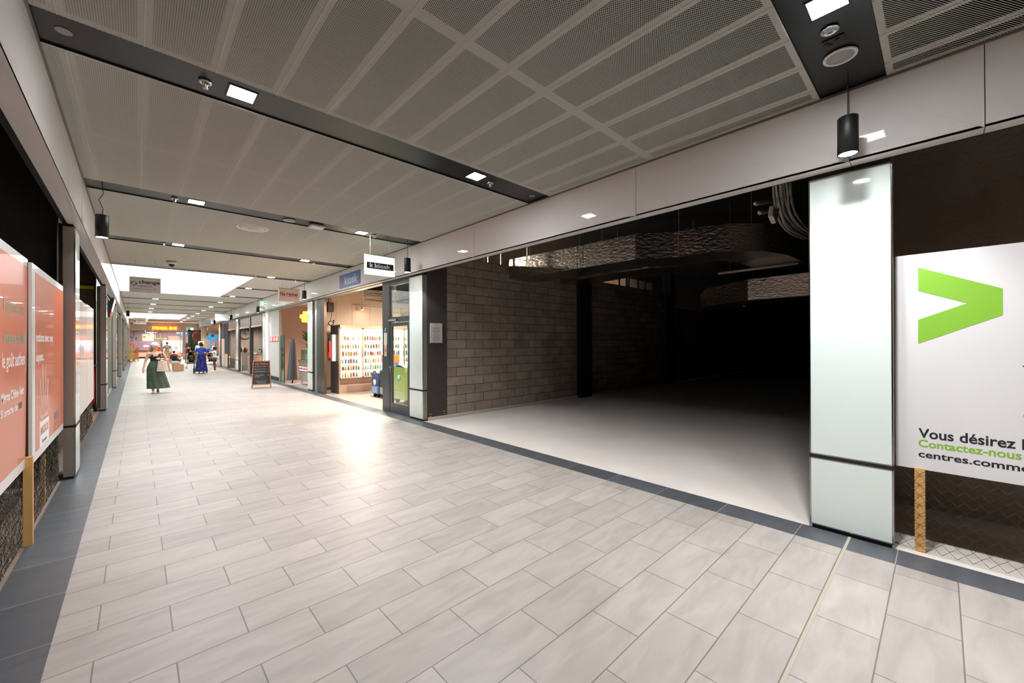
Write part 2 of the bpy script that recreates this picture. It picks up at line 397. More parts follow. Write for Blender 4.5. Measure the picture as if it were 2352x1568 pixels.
S('wall_wine_far', Bx(4.4, 8.4, 31.3, 31.4, 0, 4.6), mat('stone_wall', '#8d857e', .8, var=.1, vscale=3))
S('wall_wine_near', Bx(4.4, 8.4, 21.0, 21.05, 0, 4.6), 'navy_wall')
# end of the mall
S('wall_end', Bx(-9, 14, 52, 52.15, 2.84, 4.6), mat('end_band', '#d6cac4', .5))
S('wall_end_left', Bx(-9, -.45, 52, 52.15, 0, 2.84), 'end_band')
S('wall_hall_back', Bx(-9, 14, 62, 62.2, 0, 4.6), mat('hall_back', '#4b4450', .7, var=.2, vscale=1.2))
S('ceiling_hall', Bx(-9, 14, 52.2, 62, 3.3, 3.35), mat('hall_ceiling', '#8a6a52', .7))
S('wall_flower_back', Bx(9, 9.1, 35, 52, 0, 4.6), mat('flower_back', '#a98767', .7))

# ------------------------------------------------------------------ pillars (steel box, pale glass front in two panes)
def pillar(side, y0, y1, label):
    d = 1 if side > 0 else -1; x = PXR if side > 0 else -.533
    t = thing('pillar', label, 'pillar', (x+d*.05, (y0+y1)/2, 0), 'glass-fronted pillars along the arcade')
    MB().box(x+d*.012, x+d*.1, y0, y1, .03, ZS-.035).build('body', 'steel', t)
    MB().box(x+d*.016, x+d*.096, y0+.012, y1-.012, 0, ZS).build('core', 'dark_gap', t)
    for (z0, z1) in ((.035, .605), (.635, ZS-.04)):
        mb = MB()
        mb.box(x, x+d*.012, y0, y0+.006, z0, z1).box(x, x+d*.012, y1-.006, y1, z0, z1).box(x, x+d*.012, y0, y1, z0, z0+.006).box(x, x+d*.012, y0, y1, z1-.006, z1)
        mb.build('frame', 'chrome', t)
        MB().box(x-d*.001, x+d*.013, y0+.009, y1-.009, z0+.009, z1-.009).build('glass_panel', 'pale_glass', t)
    MB().box(x-d*.002, x+d*.102, y0-.002, y1+.002, .606, .634).build('joint', 'dark_gap', t)
    return t
RP = [(.252, .776), (7.19, 7.73), (14.18, 14.71), (20.9, 21.4), (27.5, 28.2), (34.3, 34.9)]
rl = ['pale glass pillar between the dark empty unit and the green arrow hoarding', 'pale glass pillar between the kiosk glass door and the block wall',
      'pale glass pillar between the kiosk and the restaurant with the rattan lamp', 'pale glass pillar behind the chalkboard, beside the white service wall',
      'white lit pillar between two rolled up shop shutters', 'white pillar at the edge of the flower shop, child beside it']
for (a, b), l in zip(RP, rl): pillar(1, a, b, l)
LP = [(7.04, 7.52), (13.67, 14.15), (20.3, 20.8), (26.8, 27.3), (33.4, 33.9), (39.8, 40.3)]
ll = ['steel-sided pillar just past the orange posters on the left', 'steel-sided pillar between the red hand truck and the left shops', 'steel-sided pillar past the hanging screen on the left',
      'pillar on the left with a yellow glow on its steel side', 'narrow pillar on the left, second from the far end', 'narrow pillar on the left closest to the supermarket']
for (a, b), l in zip(LP, ll): pillar(-1, a, b, l)

# ------------------------------------------------------------------ lamps in the channels
ordn = ['behind the camera', 'behind the camera', 'nearest', 'second', 'third', 'fourth', 'fifth', 'sixth', 'seventh', 'eighth', 'ninth', 'tenth', 'eleventh', 'twelfth', 'thirteenth', 'fourteenth', 'fifteenth', 'sixteenth', 'seventeenth']
proto = None
for k, y in enumerate(STRIP):
    if y > 50 or y < -7: continue
    for x, sd in ((.62, 'left'), (2.99, 'right')):
        if k <= 2 and x < 1: continue
        if x < 2.6 and any(s0 < y < s1 for s0, s1 in SKY): continue
        lb = 'square recessed ceiling light, %s side of the %s dark ceiling channel' % (sd, ordn[k])
        loc = (x, y-.01 + (.0 if x < 1 else -.01), ZC+(.01 if y < 45 else -.002))
        if proto is None:
            proto = thing('ceiling_light', lb, 'ceiling light', loc, 'square lights in the ceiling channels')
            mb = MB(); h = .1; q = .088
            mb.box(-h, h, -h, -q, -.004, .002).box(-h, h, q, h, -.004, .002).box(-h, -q, -q, q, -.004, .002).box(q, h, -q, q, -.004, .002)
            mb.build('frame', 'black_metal', proto, local=True)
            MB().box(-q, q, -q, q, -.002, 0).build('diffuser', 'lamp_face', proto, local=True)
        else: dup(proto, loc, lb)
        ld = bpy.data.lights.new('downlight', 'AREA'); ld.shape = 'SQUARE'; ld.size = .17; ld.energy = W_LAMP*(1.12 if k <= 2 else .95 if k == 3 and x > 1 else .55 if k > 4 else .62); ld.spread = math.radians(128); ld.color = (.985, .99, 1)
        lo = bpy.data.objects.new('downlight', ld); COL.objects.link(lo); lo.location = (loc[0], loc[1], loc[2]-.006)
# black cylinder pendants in front of the pillars
def pendant_mesh(t, sway=0.):
    MB().lathe([(.0, .275), (.058, .275), (.0625, .27), (.0625, 0), (.056, 0), (.056, .012), (0, .012)], (0, 0, 0), 24).build('shade', 'black_metal', t, local=True)
    MB().lathe([(.0, .011), (.0555, .011), (.0555, .005), (.0, .005)], (0, 0, 0), 24).build('lens', 'pendant_face', t, local=True)
    MB().tube([(.004, 0, .27), (.01, 0, .36), (.006+sway, 0, .46), (.012, 0, .54), (0, 0, .69)], .004, 6).build('cord', 'black_metal', t, local=True)
    MB().tube([(-.006, 0, .27), (-.006, 0, .69)], .0012, 4).build('suspension_wire', 'chrome', t, local=True)
pl = [(3.87, .468, 2.99, 'black cylinder pendant lamp above the tall pale glass pillar at right'), (3.85, 7.09, 2.965, 'black cylinder pendant lamp beside the lit white kiosk sign'),
      (3.9, 13.85, 2.99, 'black cylinder pendant lamp beside the pink restaurant sign'), (3.9, 20.54, 2.935, 'black cylinder pendant lamp under the green exit sign'),
      (3.9, 27.4, 2.925, 'black cylinder pendant lamp between the exit sign and the flower shop sign'), (3.9, 34.1, 2.92, 'small black pendant lamp right of the flower shop sign'),
      (-.31, 7.05, 2.905, 'black cylinder pendant lamp on a curved cord near the left fascia'), (-.31, 27.13, 2.93, 'small black pendant lamp in front of the second roof light')]
pp = {}
for x, y, z, lb in pl:
    key = x < 0
    if key not in pp:
        pp[key] = thing('pendant_lamp', lb, 'pendant lamp', (x, y, z), 'black cylinder pendants'); pendant_mesh(pp[key], -.035 if key else 0)
    else: dup(pp[key], (x, y, z), lb)
for x, y, z, _ in pl:           # the narrow beam each pendant throws on its pillar
    ld = bpy.data.lights.new('pendant_beam', 'SPOT'); ld.energy = 75; ld.spot_size = math.radians(100); ld.spot_blend = .45; ld.shadow_soft_size = .05; ld.color = (.93, .97, 1)
    lo = bpy.data.objects.new('pendant_beam', ld); COL.objects.link(lo); lo.location = (x, y, z+.003)
    dx = PXR-x if x > 0 else -.533-x; lo.rotation_euler = Vector((dx*.35, 0, -1)).to_track_quat('-Z', 'Y').to_euler()

# ------------------------------------------------------------------ right hoarding with the green arrow, post and chain-link
t = thing('hoarding', 'white hoarding with a green arrow and letting text beside the tall glass pillar', 'hoarding', (4.375, -.8, .62))
MB().box(4.36, 4.38, -2.2, .246, .622, 2.262).build('panel', 'white_board', t)
MB().box(4.38, 4.40, -2.19, .236, .63, 2.25).build('backing', 'pine', t)
MB().prism([(4.3585, a, b) for a, b in ((.117, 2.16), (-.292, 1.959), (-.292, 1.776), (.119, 1.578), (.118, 1.761), (-.131, 1.869), (.117, 1.981))], (.002, 0, 0)).build('green_arrow', 'green_print', t)
Rr, Uu = (0, -1, 0), (0, 0, 1)
text('Vous désirez louer', 'lettering', 'ink', t, (4.3595, .12, .862), Rr, Uu, .68, .073, .02)
text('Contactez-nous', 'lettering', 'green_print', t, (4.3595, .12, .793), Rr, Uu, .49, .058, .02)
text('centres.commerciaux', 'lettering', 'ink', t, (4.3595, .12, .714), Rr, Uu, .74, .049, .02)
text('L', 'lettering', 'teal_print', t, (4.3595, -.384, 1.82), Rr, Uu, .1, .145, .03)
text('L', 'lettering', 'teal_print', t, (4.3595, -.384, 1.60), Rr, Uu, .1, .145, .03)
text('Y', 'lettering', 'ink', t, (4.3595, -.372, 1.32), Rr, Uu, .12, .11, .03)
text('C', 'lettering', 'ink', t, (4.3595, -.378, 1.03), Rr, Uu, .1, .13, .03)
def chainlink(name, label, x, y0, y1, z0, z1, P, m, r, jit=0., hexa=False):
    mb = MB(); n = int((y1-y0)/P); H = P/2; nz = int((z1-z0)/H)
    for i in range(n+1):
        ph = i*P + y0
        for s in (0,):
            pts = []
            for k in range(nz+1):
                dy = (P/2 if k % 2 else 0)
                j = random.uniform(-jit, jit)
                pts.append((x + (.004 if (k % 2) else -.004) + random.uniform(-jit, jit), ph + dy*(1 if i % 2 == 0 else 1) + j, z0 + k*H + random.uniform(-jit, jit)*.5))
            mb.tube(pts, r, 4, cap=False)
            pts2 = [(px+.002, 2*ph - py + P if False else ph + P - (py-ph), pz) for px, py, pz in pts]
            mb.tube(pts2, r, 4, cap=False)
    o = mb.build(name, m); return tag(o, label, 'fence')
chainlink('chain_link_fence', 'dark wire mesh fence hanging under the green arrow hoarding', 4.335, -1.9, .16, .015, .66, .076, 'wire', .0016, .0015)
tag(MB().box(4.345, 4.358, .085, .142, 0, .63).build('wooden_post', 'pine'), 'short pine post under the left corner of the green arrow hoarding', 'post')
tag(MB().box(4.345, 4.358, -1.3, -1.24, 0, .63).build('wooden_post', 'pine'), 'pine post under the far right part of the green arrow hoarding', 'post')

# ------------------------------------------------------------------ left hoardings
Rl = (0, 1, 0)
t = thing('hoarding', 'orange poster panel cut by the left edge, with white and grey French slogan', 'hoarding', (-.66, 4.0, .6))
MB().prism([(-.66, 3.0, .62), (-.66, 4.95, .62), (-.66, 5.07, 2.285), (-.66, 3.0, 2.285)], (.014, 0, 0)).build('panel', 'white_board', t)
MB().prism([(-.6475, 3.0, .70), (-.6475, 4.95, .70), (-.6475, 5.062, 2.22), (-.6475, 3.0, 2.22)], (.003, 0, 0)).build('print', 'orange_print', t)
MB().box(-.68, -.66, 3.0, 4.9, .64, 2.27).build('backing', 'pine', t)
text('Façonné sur', 'lettering', 'sage_ink', t, (-.644, 4.24, 1.80), Rl, Uu, .66, .12, .006)
text('artisans boula', 'lettering', 'sage_ink', t, (-.644, 4.22, 1.605), Rl, Uu, .705, .085, .02)
text('le goût authen', 'lettering', 'white_ink', t, (-.644, 4.2, 1.405), Rl, Uu, .725, .135, .006)
text('Migros Chêne-Vert', 'lettering', 'white_ink', t, (-.644, 4.17, 1.19), Rl, Uu, .72, .085, .02)
text('Si proche de', 'lettering', 'white_ink', t, (-.644, 4.16, 1.095), Rl, Uu, .5, .07, .02)
text('vous', 'lettering', 'ink_soft', t, (-.644, 4.7, 1.11), Rl, Uu, .12, .05, .02)
t = thing('hoarding', 'orange poster panel with supermarket logo and white rays, before the left pillar', 'hoarding', (-.64, 6.0, .6))
MB().box(-.642, -.622, 5.05, 6.93, .618, 2.262).build('panel', 'white_board', t)
MB().box(-.6235, -.6205, 5.2, 6.9, .69, 2.20).build('print', 'orange_print', t)
MB().box(-.665, -.642, 5.10, 6.92, .63, 2.25).build('backing', 'pine', t)
text('notions avec nos', 'lettering', 'white_ink', t, (-.620, 5.21, 1.618), Rl, Uu, .92, .075, .02)
text('uquets.', 'lettering', 'white_ink', t, (-.620, 5.21, 1.425), Rl, Uu, .37, .09, .02)
for a, l0, l1 in ((-70, .17, .24), (-50, .19, .36), (-28, .2, .5), (-10, .2, .58), (8, .2, .56), (26, .2, .48), (48, .19, .36), (72, .17, .22), (100, .17, .22), (-100, .17, .22)):
    s_, c_ = math.sin(math.radians(a)), math.cos(math.radians(a)); c0 = Vector((-.6198, 5.64, .84))
    MB().bar(c0+Vector((0, s_*l0*1.5, c_*l0)), c0+Vector((0, s_*l1*.95, c_*l1)), .012, .0015, up=(1, 0, 0)).build('ray', 'white_ink', t)
MB().box(-.6205, -.6190, 5.38, 5.88, .69, .905).build('logo_panel', 'white_ink', t)
text('MIGROS', 'lettering', 'orange_print', t, (-.6189, 5.42, .79), Rl, Uu, .42, .075, .03)
text('Partenaire', 'lettering', 'ink_soft', t, (-.6189, 5.5, .71), Rl, Uu, .25, .035, .02)
text('Votre nouvelle', 'lettering', 'white_ink', t, (-.620, 5.42, .93), Rl, Uu, .4, .04, .01)
MB().box(-.6205, -.6195, 6.25, 6.52, .81, .885).box(-.6205, -.6195, 6.25, 6.5, .76, .775).build('partner_logo', 'ink_soft', t)
MB().box(-.6205, -.6193, 6.53, 6.6, .83, .94).build('partner_logo', 'olive_ink', t)
tag(MB().box(-.657, -.607, 4.945, 4.99, 0, .7).build('wooden_post', 'pine'), 'pale pine post standing between the two orange posters', 'post')
tag(MB().box(-.70, -.67, 6.1, 6.15, 0, 1.5).build('wooden_post', 'pine'), 'thin post behind the wire mesh, under the second orange poster', 'post')
chainlink('wire_mesh_fence', 'crumpled wire mesh under the orange posters on the left', -.668, 2.6, 6.95, .01, .72, .055, 'wire_left', .0017, .007)
for (y0, y1, lb) in ((7.62, 9.88, 'blank cream hoarding board just behind the first left pillar'), (9.9, 11.4, 'blank cream hoarding board ending before the dark opening on the left')):
    o = MB().box(-.64, -.62, y0, y1, .52, 2.26 if y0 < 9 else 2.275).build('hoarding', 'cream_board', bevel=.002); tag(o, lb, 'hoarding', None)
chainlink('wire_mesh_fence', 'dark wire mesh under the blank cream boards on the left', -.655, 7.7, 11.6, .01, .6, .06, 'wire_left', .0018, .012)
for y, lb in ((9.0, 'nearer'), (11.1, 'farther')): tag(MB().box(-.69, -.66, y, y+.05, 0, .55).build('wooden_post', 'pine'), lb+' thin post behind the mesh below the cream boards', 'post')

# hand truck, pipe and wheel in the left unit
t = thing('hand_truck', 'red hand truck with grey bar handle leaning at the left dark wall', 'hand truck', (-.83, 13.7, 0))
mb = MB()
for x in (-.92, -.74): mb.tube([(x, 13.6, .1), (x, 13.75, 1.05)], .017, 8)
for z in (.3, .6, .9): mb.tube([(-.92, 13.6+z*.14, z), (-.74, 13.6+z*.14, z)], .013, 8)
mb.box(-.93, -.73, 13.62, 13.66, .1, .5).build('frame', 'red', t)
MB().tube([(-.97, 13.76, 1.07), (-.83, 13.76, 1.1), (-.69, 13.76, 1.07)], .02, 8).build('handle', 'grey_plastic', t)
MB().box(-.92, -.74, 13.45, 13.6, .02, .04).build('toe_plate', 'black_metal', t)
for x in (-.96, -.73): MB().tube([(x, 13.64, .1), (x+.04, 13.64, .1)], .1, 16).build('wheel', 'black_metal', t)
t = thing('wheel', 'small pale wheel lying at the mesh foot beside the second left pillar', 'wheel', (-.72, 12.6, 0))
MB().tube([(-.75, 12.6, .09), (-.7, 12.6, .09)], .09, 20).build('tyre', 'cream_board', t)
MB().tube([(-.76, 12.6, .09), (-.69, 12.6, .09)], .04, 12).build('hub', 'wire_left', t)
tag(MB().tube([(-2.2, 13.9, 2.95), (-.75, 13.9, 2.95)], .05, 10).build('pipe', mat('yellow_paint', '#a8a01e', .5)), 'short yellow pipe high in the left dark opening', 'pipe')

# ------------------------------------------------------------------ empty unit: ducts, tube, cables, notice
def ductloft(pts, w, z0, z1):
    mb = MB(); L = []; n = len(pts)
    for i, p in enumerate(pts):
        a = Vector(pts[max(i-1, 0)]); b = Vector(pts[min(i+1, n-1)]); d = (b-a).normalized(); nrm = Vector((d.y, -d.x))
        ww = w[i] if isinstance(w, list) else w
        L.append((Vector(p), Vector(p)-nrm*ww))
    vs_ = []; fs = []
    for p, q in L: vs_ += [(p.x, p.y, z0), (q.x, q.y, z0), (q.x, q.y, z1), (p.x, p.y, z1)]
    for i in range(n-1):
        for k in range(4): fs.append((i*4+k, i*4+(k+1) % 4, (i+1)*4+(k+1) % 4, (i+1)*4+k))
    fs += [(0, 3, 2, 1), (n*4-4, n*4-3, n*4-2, n*4-1)]
    mb.add(vs_, fs); return mb
def seams(pts, w, z0, z1, idx):
    mb = MB()
    for i in idx:
        a, b = Vector(pts[i]), Vector(pts[i+1]); d = (b-a).normalized(); nrm = Vector((d.y, -d.x)); ww = w
        c = a - nrm*ww/2
        mb.obox((c.x, c.y, (z0+z1)/2), (d.x, d.y, 0), (nrm.x, nrm.y, 0), (0, 0, 1), .02, ww/2+.006, (z1-z0)/2+.006)
    return mb
dA = [(6.6, 7.14), (6.62, 6.6), (6.68, 5.9), (6.72, 5.2), (6.74, 4.4), (6.76, 3.85), (6.95, 3.6), (7.12, 3.3), (7.2, 2.9), (7.35, 2.45), (7.75, 2.05), (8.4, 1.85), (9.6, 1.8), (11.5, 1.8)]
t = thing('air_duct', 'foil wrapped air duct curving under the dark ceiling of the empty unit, nearest', 'air duct', (6.8, 5, 3.1))
ductloft(dA, .85, 3.13, 3.6).build('duct', 'foil', t); seams(dA, .85, 3.13, 3.6, (1, 3, 5, 8)).build('seam', 'foil', t)
mb = MB()
for x, y in ((6.65, 6.5), (6.7, 5.1), (7.5, 5.1), (7.1, 3.2), (8.0, 2.3)): mb.tube([(x, y, 3.1), (x, y, 4.4)], .006, 5)
mb.build('hanger_rod', 'pipe_metal', t)
dB = [(8.5, 7.14), (8.3, 6.2), (8.1, 5.0), (8.15, 4.3), (8.5, 3.8), (9.1, 3.3), (10.2, 3.1), (12.5, 3.0)]
t = thing('air_duct', 'second foil wrapped air duct branching behind the nearest one', 'air duct', (8.5, 5, 2.9))
ductloft(dB, .8, 3.2, 3.5).build('duct', 'foil', t); MB().tube([(8.6, 5.4, 3.3), (8.6, 5.4, 4.4)], .006, 5).tube([(9.4, 3.9, 3.3), (9.4, 3.9, 4.4)], .006, 5).build('hanger_rod', 'pipe_metal', t)
dC = [(13.5, 4.3), (12.2, 3.9), (11.2, 3.4), (10.6, 2.6), (10.5, 1.2)]
t = thing('air_duct', 'low foil duct at the far right of the empty unit, behind the tube light', 'air duct', (11.5, 3.4, 2.6))
ductloft(dC, -.9, 2.5, 2.95).build('duct', 'foil', t); MB().tube([(11.6, 3.2, 3.0), (11.6, 3.2, 4.4)], .006, 5).build('hanger_rod', 'pipe_metal', t)
t = thing('tube_light', 'unlit tube light hanging under the ducts of the empty unit', 'tube light', (8.7, 2.4, 3.0))
MB().tube([(8.757, 3.13, 3.0), (8.66, 1.74, 3.0)], .026, 10).build('tube', mat('tube_off', '#b9aea4', .5), t)
MB().tube([(8.74, 2.9, 3.02), (8.74, 2.9, 4.4)], .004, 5).tube([(8.68, 2.0, 3.02), (8.68, 2.0, 4.4)], .004, 5).build('hanger_rod', 'pipe_metal', t)
t = thing('cable_bundle', 'bundle of grey cables drooping beside the tall glass pillar', 'cable bundle', (7, 1.5, 3.3))
for i in range(8):
    u = i/7; mb = MB(); q = []
    A = [(6.35, 4.38), (6.33, 3.95), (6.33, 3.60), (6.45, 3.36), (6.8, 3.24), (7.35, 3.23), (8.3, 3.33)]; B = [(6.69, 4.38), (6.69, 3.95), (6.75, 3.68), (6.95, 3.52), (7.3, 3.43), (7.85, 3.42), (8.4, 3.47)]
    for (ax, az), (bx, bz) in zip(A, B): q.append((ax+(bx-ax)*u, 1.5+.09*math.sin(i*2.1)+random.uniform(-.02, .02), az+(bz-az)*u+random.uniform(-.012, .012)))
    # smooth the path
    for _ in range(2): q = [q[0]] + [tuple((Vector(a)*(.75 if h else .25)+Vector(b)*(.25 if h else .75))) for a, b in zip(q, q[1:]) for h in (1, 0)] + [q[-1]]
    mb.tube(q, .017, 6).build('cable', 'cable', t)
t = thing('junction_box', 'white junction box hanging beside the grey cables', 'junction box', (6.12, 1.5, 3.2))
MB().obox((6.1, 1.5, 3.26), (.8, 0, -.35), (0, 1, 0), (.35, 0, .8), .085, .03, .085).build('box', 'white_plastic', t, bevel=.01)
MB().tube([(6.14, 1.5, 3.2), (6.25, 1.5, 3.2), (6.35, 1.5, 3.4)], .012, 6).build('cable', 'cable', t)
for z, y, lb in ((3.62, 1.75, 'upper'), (3.48, 1.7, 'lower')):
    tag(MB().tube([(6.3, y, z-.1), (8.4, y, z+.5)], .035, 10).build('pipe', 'pipe_metal'), lb+' galvanised pipe behind the grey cable bundle', 'pipe')
tag(MB().tube([(7.3, 1.5, 3.45), (7.3, 1.5, 3.62), (7.3, 1.5, 4.4)], [.03, .008, .006], 6).build('ceiling_rod', 'black_metal'), 'thin black rod hanging from the ceiling left of the white junction box', 'rod')
# studs in the opening above the block wall
for i, x in enumerate((5.1, 5.55, 6.0, 6.4, 7.3)):
    o = Bx(x, x+.03, 7.22, 7.25, 3.46, 4.4).build('metal_stud', 'pipe_metal'); tag(o, 'thin metal stud above the block wall beside the duct end', 'stud', 'studs in the opening above the block wall')
for i, x in enumerate((11.6, 12.2, 12.8, 13.3)):
    o = Bx(x, x+.05, 7.22, 7.25, 3.46, 4.4).build('metal_stud', 'black_metal'); tag(o, 'dark stud in the small bright opening below the far duct', 'stud', 'studs in the small bright opening')
S('wall_unit_lit_panel', Bx(15.2, 18.1, 7.1, 7.15, 2.93, 3.95), 'warm_wall')
t = thing('notice', 'white printed notice sheet in a holder on the dark concrete pier', 'notice', (4.55, 7.17, 1.6))
MB().box(4.405, 4.70, 7.172, 7.188, 1.585, 2.0).build('holder', 'grey_plastic', t); MB().box(4.41, 4.695, 7.168, 7.1735, 1.6, 1.998).build('sheet', 'white_paint', t)
mb = MB(); random.seed(3)
for i in range(22):
    if i in (2, 3, 7, 12): continue
    w = random.uniform(.05, .12) if i > 3 else .035; z = 1.975 - i*.0165
    mb.box(4.552-w, 4.552+w, 7.1675, 7.1682, z-.004, z)
mb.build('print', 'ink_soft', t)
for x, y, z, lb in ((4.40, 7.17, .12, 'orange paint mark low on the dark pier beside the pillar'), (4.74, 7.17, .14, 'orange paint mark low on the pier next to the block wall'), (5.95, 7.17, .1, 'small orange paint mark low on the block wall')):
    mb = MB().box(x-.03, x+.03, y-.004, y, z-.0, z+.02).box(x-.02, x+.035, y-.004, y, z-.05, z-.03)
    tag(mb.build('paint_mark', mat('orange_mark%d' % int(x*10), '#d08a10', .7)), lb, 'paint mark')

# ------------------------------------------------------------------ ceiling devices
def spk(x, y, r, lb):
    t = thing('ceiling_speaker', lb, 'speaker', (x, y, ZC)); MB().lathe([(0, .012), (r*.84, .012), (r, .004), (r*.97, -.006), (r*.8, -.004), (r*.8, .0), (0, .0)], (x, y, ZC), 32).build('rim', 'white_plastic', t)
    MB().lathe([(0, -.003), (r*.8, -.003), (r*.8, .001), (0, .001)], (x, y, ZC), 32).build('grille', 'grey_plastic', t)
spk(3.6, .475, .098, 'round white speaker in the dark channel above the black pendant, upper right')
spk(1.81, 7.23, .09, 'small round white disc speaker in the third dark ceiling channel')
t = thing('recessed_spot', 'small chrome-rimmed recessed spot between the bright square light and the round speaker', 'spotlight', (3.25, .48, ZC))
MB().lathe([(.032, .01), (.045, .01), (.05, .0), (.046, -.005), (.034, -.003), (.03, .012), (.028, .02), (.032, .02)], (3.25, .48, ZC), 24).build('rim', 'chrome', t)
MB().ell((3.25, .48, ZC+.008), .02, .02, .012).build('bulb', 'clear_glass', t); MB().lathe([(0, .02), (.033, .02), (.033, .012), (0, .012)], (3.25, .48, ZC), 16).build('reflector', 'steel_light', t)
t = thing('ceiling_socket', 'small black socket plate beside the round speaker, upper right', 'socket', (3.40, .48, ZC))
MB().box(3.355, 3.44, .42, .54, ZC+.004, ZC+.014).build('plate', 'black_metal', t)
for x, y in ((3.38, .46), (3.41, .5), (3.385, .515)): MB().lathe([(0, .002), (.014, .002), (.014, .0045), (0, .0045)], (x, y, ZC), 12).build('socket_hole', 'void', t)
t = thing('air_diffuser', 'large round white air diffuser set in the metal mesh ceiling', 'air diffuser', (1.46, 8.1, ZC))
for r in (.245, .18, .12): MB().lathe([(r, .01), (r, -.0), (r-.012, -.016 if r > .2 else -.03), (r-.05, .0), (r-.055, .01)], (1.46, 8.1, ZC-.003), 36).build('ring', 'white_plastic', t)
MB().lathe([(0, .01), (.07, .01), (.06, -.03), (.03, -.05), (0, -.05)], (1.46, 8.1, ZC), 20).build('cone', 'white_plastic', t)
t = thing('access_point', 'flat white box on the third ceiling channel right of the round disc', 'access point', (2.23, 7.2, ZC-.04))
MB().box(2.12, 2.34, 7.12, 7.32, ZC-.045, ZC-.005).build('box', 'white_plastic', t, bevel=.012); MB().box(2.15, 2.31, 7.15, 7.29, ZC-.005, ZC+.012).build('mount', 'grey_plastic', t)
t = thing('dome_camera', 'small white dome camera under the ceiling in front of the first roof light', 'camera', (.62, 12.7, ZC))
MB().lathe([(0, .0), (.1, .0), (.1, -.05), (.075, -.08), (0, -.08)], (.62, 12.7, ZC), 20).build('housing', 'white_plastic', t)
MB().ell((.62, 12.7, ZC-.08), .06, .06, .06).build('dome', 'black_metal', t)
wn = {0: 'nearest', 3.84: 'second', 7.21: 'third', 10.58: 'fourth'}
pr = None
for x, y, lb in ((.384, 3.835, 'sprinkler head left of the bright square light in the second channel'), (3.24, 3.85, 'sprinkler head right of the square light in the second channel, near the fascia'),
                 (.384, 7.21, 'sprinkler head left of the square light in the third channel'), (3.23, 7.19, 'sprinkler head right of the orange lit square light in the third channel'),
                 (.39, 10.6, 'sprinkler head left of the square light in the fourth channel'), (3.24, 10.7, 'sprinkler head right of the square light in the fourth channel')):
    if pr is None:
        pr = thing('sprinkler', lb, 'sprinkler', (x, y, ZC), 'ceiling sprinkler heads')
        MB().lathe([(.012, .014), (.04, .014), (.042, .0), (.036, -.006), (.02, -.002), (.02, .01), (.012, .01)], (0, 0, 0), 20).build('escutcheon', 'steel_light', pr, local=True)
        MB().tube([(0, 0, .014), (0, 0, -.03)], .007, 8).tube([(.016, 0, -.0), (.012, 0, -.03), (0, 0, -.04)], .003, 5).tube([(-.016, 0, -.0), (-.012, 0, -.03), (0, 0, -.04)], .003, 5).build('frame', 'steel_light', pr, local=True)
        MB().lathe([(0, -.042), (.02, -.042), (.02, -.04), (0, -.04)], (0, 0, 0), 12).build('deflector', 'steel_light', pr, local=True)
    else: dup(pr, (x, y, ZC), lb)
pr = None
for x, y, lb in ((-.34, 3.83, 'round hole with a rusty rim at the left end of the second dark channel'), (3.96, 3.82, 'round hole at the right end of the second dark channel'), (-.35, 10.6, 'round hole at the left end of the fourth channel'), (3.96, 10.6, 'round hole at the right end of the fourth channel')):
    if pr is None:
        pr = thing('ceiling_hole', lb, 'hole', (x, y, ZC), 'round openings in the channels')
        MB().lathe([(0, .0105), (.04, .0105), (.04, .0118), (0, .0118)], (0, 0, 0), 16).build('opening', 'void', pr, local=True)
        MB().lathe([(.034, .009), (.042, .009), (.042, .0105), (.034, .0105)], (0, 0, 0), 16, sx=1).build('rim', 'pipe_metal', pr, local=True)
    else: dup(pr, (x, y, ZC), lb)
tag(MB().tube([(1.0, 16.5, 4.99), (1.0, 16.5, 4.2)], .03, 8).lathe([(.03, .0), (.09, .0), (.09, -.03), (.03, -.05), (.03, -.13), (.09, -.16), (.09, -.19), (.0, -.19)], (1.0, 16.5, 4.2), 14).lathe([(.09, 0), (.09, .05), (.03, .05), (.03, 0)], (1., 16.5, 4.4), 14).build('sprinkler_pipe', 'red'),
    'red sprinkler drop pipe in front of the bright roof light', 'pipe')

# ------------------------------------------------------------------ hanging shop signs
def hsign(x0, x1, y, z0, z1, m, lb, edge='green_edge'):
    t = thing('hanging_sign', lb, 'sign', ((x0+x1)/2, y, z0))
    MB().box(x0, x1, y-.02, y+.02, z0, z1-.012).build('panel', m, t, bevel=.002)
    MB().box(x0, x1, y-.021, y+.021, z1-.012, z1).build('top_edge', edge, t)
    for u in (.18, .82):
        x = x0+(x1-x0)*u; MB().tube([(x, y, z1), (x, y, ZC+.01)], .003, 5).build('wire', 'steel_light', t)
    return t
Ry = (1, 0, 0)
t = hsign(3.045, 3.626, 7.19, 2.858, 3.232, 'sign_lit', 'white hanging sign with white kiosk lettering on a black band', edge='green_edge')
MB().box(3.075, 3.598, 7.167, 7.171, 2.97, 3.085).build('band', 'ink', t); text('k', 'lettering', 'white_ink', t, (3.13, 7.166, 2.99), Ry, Uu, .07, .082, .035); text('kiosk', 'lettering', 'white_ink', t, (3.225, 7.166, 2.99), Ry, Uu, .315, .082, .03)
t = hsign(-.125, .428, 13.0, 2.812, 3.175, 'sign_grey', 'grey hanging sign of the exchange office with round arrows, under the roof light')
text('change', 'lettering', 'ink', t, (.035, 12.979, 3.0), Ry, Uu, .38, .105, .03); text('MIGROS', 'lettering', 'ink', t, (.035, 12.979, 2.945), Ry, Uu, .235, .04, .0); text('La référence depuis 1981', 'lettering', 'ink', t, (-.065, 12.979, 2.878), Ry, Uu, .42, .032)
